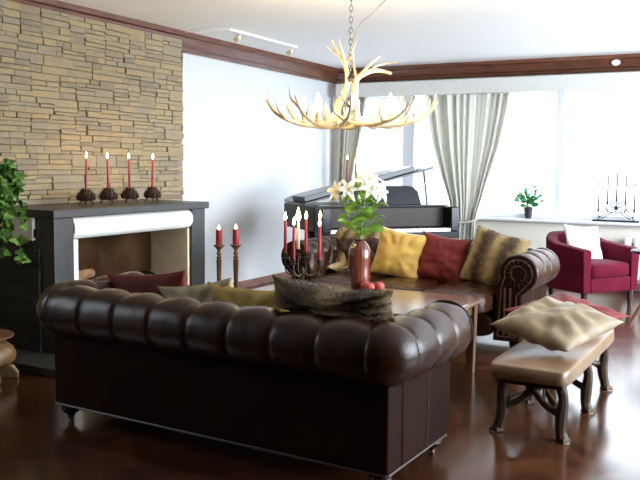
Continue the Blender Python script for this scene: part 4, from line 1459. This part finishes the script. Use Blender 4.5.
# radiator under the window
t = thing('radiator', 'white ribbed radiator under the window behind the armchair', 'radiator', (4.45, YB - 0.10, 0))
for k in range(16):
    MB().box(-0.75 + k * 0.1 - 0.036, -0.75 + k * 0.1 + 0.036, -0.045, 0.045, 0.13, 0.60).build('column', M['radiator'], t, bevel=0.018, seg=3)
MB().tube([(-0.80, 0, 0.18), (0.80, 0, 0.18)], 0.018, 8).tube([(-0.80, 0, 0.55), (0.80, 0, 0.55)], 0.018, 8).build('header_pipes', M['radiator'], t)
for k in (-0.7, 0.7):
    MB().box(k - 0.02, k + 0.02, -0.03, 0.03, 0.0, 0.13).build('foot', M['radiator'], t)

# ------------------------------------------------------------------ on the window sill
t = thing('potted_plant', 'small green potted plant standing on the window sill', 'plant', (2.585, YB - 0.045, WZ0))
t.scale = (1.15, 1.0, 1.2)
MB().lathe([(0.030, 0), (0.033, 0.004), (0.047, 0.105), (0.050, 0.112), (0.044, 0.112), (0.042, 0.098), (0.0005, 0.095)], 20).build('pot', M['plum_pot'], t)
lf = MB()
rr = random.Random(3)
for k in range(90):
    a = rr.uniform(0, 2 * PI)
    e_ = rr.uniform(0.1, 1.3)
    r_ = rr.uniform(0.015, 0.115)
    d = Vector((math.cos(a) * math.cos(e_), math.sin(a) * math.cos(e_) * 0.45, math.sin(e_)))
    p = Vector((0, 0, 0.115)) + Vector((d.x * r_ * 1.3, d.y * r_, d.z * r_ * 1.7))
    leafblade(lf, p, d + Vector((rr.uniform(-.4, .4), rr.uniform(-.2, .2), rr.uniform(-.3, .3))), rr.uniform(0.045, 0.075), rr.uniform(0.028, 0.044), 0.3)
lf.build('leaves', M['house'], t, angle=180)
sm_ = MB()
for k in range(7):
    a = 2 * PI * k / 7
    sm_.tube([(0.005 * math.cos(a), 0.005 * math.sin(a), 0.094), (0.03 * math.cos(a), 0.015 * math.sin(a), 0.17), (0.055 * math.cos(a), 0.025 * math.sin(a), 0.225)], 0.002, 5, smooth=3)
sm_.build('stems', M['stem'], t)

KX = 3.555
t = thing('wrought_iron_candelabra', 'black wrought iron five-armed candelabra on the window sill', 'candelabra', (KX, YB - 0.045, WZ0))
KS = 1.16
t.scale = (KS, 1, KS)
MB().box(-0.21, 0.21, -0.035, 0.035, 0, 0.018).build('base', M['iron'], t, bevel=0.003)
def sc_(pts, r_=0.0055):
    return MB().tube(pts, r_, 6, smooth=6).build('scroll', M['iron'], t)
cups = [(-0.163, 0.105), (-0.082, 0.175), (0.0, 0.205), (0.082, 0.175), (0.163, 0.105)]
for s in (-1, 1):
    sc_([(s * 0.165, 0, 0.018), (s * 0.150, 0, 0.045), (s * 0.163, 0, 0.07), (s * 0.163, 0, 0.10)])
    sc_([(s * 0.160, 0, 0.050), (s * 0.115, 0, 0.060), (s * 0.075, 0, 0.095), (s * 0.100, 0, 0.115), (s * 0.118, 0, 0.095)])
    sc_([(s * 0.140, 0, 0.030), (s * 0.10, 0, 0.045), (s * 0.06, 0, 0.075), (s * 0.025, 0, 0.11), (s * 0.0, 0, 0.13)])
    sc_([(s * 0.0, 0, 0.10), (s * 0.045, 0, 0.085), (s * 0.085, 0, 0.12), (s * 0.082, 0, 0.17)])
    sc_([(s * 0.006, 0, 0.17), (s * 0.04, 0, 0.185), (s * 0.055, 0, 0.155), (s * 0.035, 0, 0.135), (s * 0.02, 0, 0.15)])
MB().ball((0, 0, 0.135), 0.020, 0.010, 0.022, 12, 8).build('boss', M['iron'], t)
sc_([(0, 0, 0.06), (0, 0, 0.10), (0, 0, 0.15), (0, 0, 0.20)])
kl = ['at the end nearest the plant', 'second from the plant', 'in the tall middle cup', 'second from the far end', 'at the far end from the plant']
for (cx, cz), lb in zip(cups, kl):
    MB().lathe([(0.004, cz - 0.012), (0.013, cz - 0.004), (0.011, cz + 0.002), (0.012, cz + 0.018), (0.0095, cz + 0.018), (0.009, cz + 0.004), (0.0005, cz + 0.004)], 12, Matrix.Translation((cx, 0, 0))).build('candle_cup', M['iron'], t)
    taper('unlit dark taper in the wrought iron candelabra, %s' % lb, (KX + cx * KS, YB - 0.045, WZ0 + (cz + 0.0045) * KS), 0.30, r=0.0095, mt='plum_wax', group='dark tapers on the sill candelabra', lit=False, tip=0.5)

# two tall candlesticks on the sill behind the piano
for (x, zt, lb) in ((0.375, 1.50, 'beside the corner curtain, taller flame'), (0.490, 1.455, 'lower of the pair')):
    t = thing('tall_candlestick', 'slim dark candlestick standing behind the piano, %s' % ('the taller one' if zt > 1.48 else 'the lower one'), 'candlestick', (x, YB - 0.33, 0), (0, 0, 0), 'candlesticks behind the piano')
    H_ = zt - 0.36
    MB().lathe([(0.045, 0), (0.045, 0.012), (0.02, 0.03), (0.009, 0.05), (0.009, H_ * 0.5), (0.015, H_ * 0.52), (0.009, H_ * 0.54), (0.008, H_ - 0.05), (0.022, H_ - 0.035), (0.012, H_ - 0.03), (0.016, H_), (0.013, H_), (0.012, H_ - 0.015), (0.0005, H_ - 0.015)], 16).build('shaft', M['dark_metal'], t)
    taper('burning dark red taper behind the piano, %s' % lb, (x, YB - 0.33, H_ - 0.0145), 0.30, r=0.0115, group='tapers behind the piano', fsize=1.2)

# ------------------------------------------------------------------ plant stand and ivy at the edge
PX, PY = 0.69, 3.45
t = thing('plant_stand', 'tall plant stand with bulging tan base on pale claw feet', 'plant stand', (PX, PY, 0))
MB().lathe([(0.10, 0.075), (0.17, 0.08), (0.205, 0.11), (0.212, 0.15), (0.195, 0.19), (0.15, 0.225), (0.12, 0.235), (0.11, 0.25)], 36).build('bulge', M['tan'], t)
MB().lathe([(0.11, 0.25), (0.20, 0.262), (0.20, 0.275), (0.10, 0.285), (0.05, 0.33), (0.04, 0.60), (0.05, 0.92), (0.12, 0.955), (0.16, 0.96), (0.16, 0.975), (0.0005, 0.975)], 28).build('column', M['turned'], t)
for k in range(7):
    a = 2 * PI * k / 7 - 0.25
    q = Matrix.Rotation(a, 4, 'Z')
    MB().add([(0.09, -0.028, 0.078), (0.19, -0.030, 0.078), (0.19, 0.030, 0.078), (0.09, 0.028, 0.078), (0.11, -0.014, 0.0), (0.225, -0.020, 0.0), (0.225, 0.020, 0.0), (0.11, 0.014, 0.0), (0.225, -0.022, 0.035), (0.225, 0.022, 0.035)],
             [(0, 3, 2, 1), (4, 5, 6, 7), (0, 1, 8, 5, 4), (1, 2, 9, 8), (8, 9, 6, 5), (2, 3, 7, 6, 9), (3, 0, 4, 7)], q).build('claw_foot', M['claw'], t, bevel=0.006)

t = thing('ivy_plant', 'trailing green ivy in a dark clay pot on the plant stand', 'plant', (PX, PY, 0.976))
MB().lathe([(0.075, 0), (0.085, 0.005), (0.125, 0.11), (0.150, 0.15), (0.158, 0.158), (0.150, 0.165), (0.138, 0.150), (0.0005, 0.14)], 28).build('pot', M['pot'], t)
vines, lv = MB(), MB()
rv = random.Random(17)
def ivy_leaf(p, d, s):
    d = Vector(d).normalized()
    side = d.cross(Vector((rv.uniform(-.5, .5), rv.uniform(-1, -.3), rv.uniform(0.2, 1)))).normalized()
    nn = side.cross(d)
    pts = [(0, 0), (0.38, -0.12), (0.55, 0.22), (0.30, 0.38), (0.22, 0.72), (0, 1.0), (-0.22, 0.72), (-0.30, 0.38), (-0.55, 0.22), (-0.38, -0.12)]
    vs = [Vector(p) + side * (a * s) + d * (b * s) + nn * (0.10 * s * abs(a)) for a, b in pts]
    vs.append(Vector(p) + d * 0.35 * s - nn * 0.03 * s)
    n_p = len(pts)
    lv.add(vs, [(i, (i + 1) % n_p, n_p) for i in range(n_p)])
for k in range(26):
    a = rv.uniform(-1.9, 1.4)
    r0 = rv.uniform(0.04, 0.12)
    top = rv.uniform(0.18, 0.40)
    reach = rv.uniform(0.15, 0.27)
    drop = rv.uniform(-0.10, 0.45) if k % 2 else rv.uniform(-0.3, 0.1)
    d = Vector((math.cos(a), math.sin(a), 0))
    pts = [d * r0 + Vector((0, 0, 0.14)), d * (r0 + 0.05) + Vector((0, 0, top)), d * reach + Vector((0, 0, top - 0.05)), d * (reach + 0.03) + Vector((0, 0, 0.12 - drop * 0.4)), d * (reach + 0.01 + rv.uniform(0, 0.03)) + Vector((0, 0, 0.05 - drop))]
    if drop < 0:
        pts = pts[:3] + [d * (reach + 0.02) + Vector((0, 0, top - 0.12))]
    Pp, _ = catmull([Vector(p) for p in pts], [0] * len(pts), 7)
    vines.tube(Pp, 0.0022, 5)
    for i, p in enumerate(Pp[3:]):
        for _ in range(2 if i % 3 == 0 else 1):
            dd = (d * rv.uniform(0.1, 1) + Vector((rv.uniform(-.8, .8), rv.uniform(-.8, .8), rv.uniform(-1.0, 0.3))))
            ivy_leaf(p + Vector((rv.uniform(-.02, .02), rv.uniform(-.02, .02), rv.uniform(-.015, .015))), dd, rv.uniform(0.045, 0.075))
vines.build('vines', M['ivy_stem'], t)
lv.build('leaves', M['ivy'], t, smooth=False)
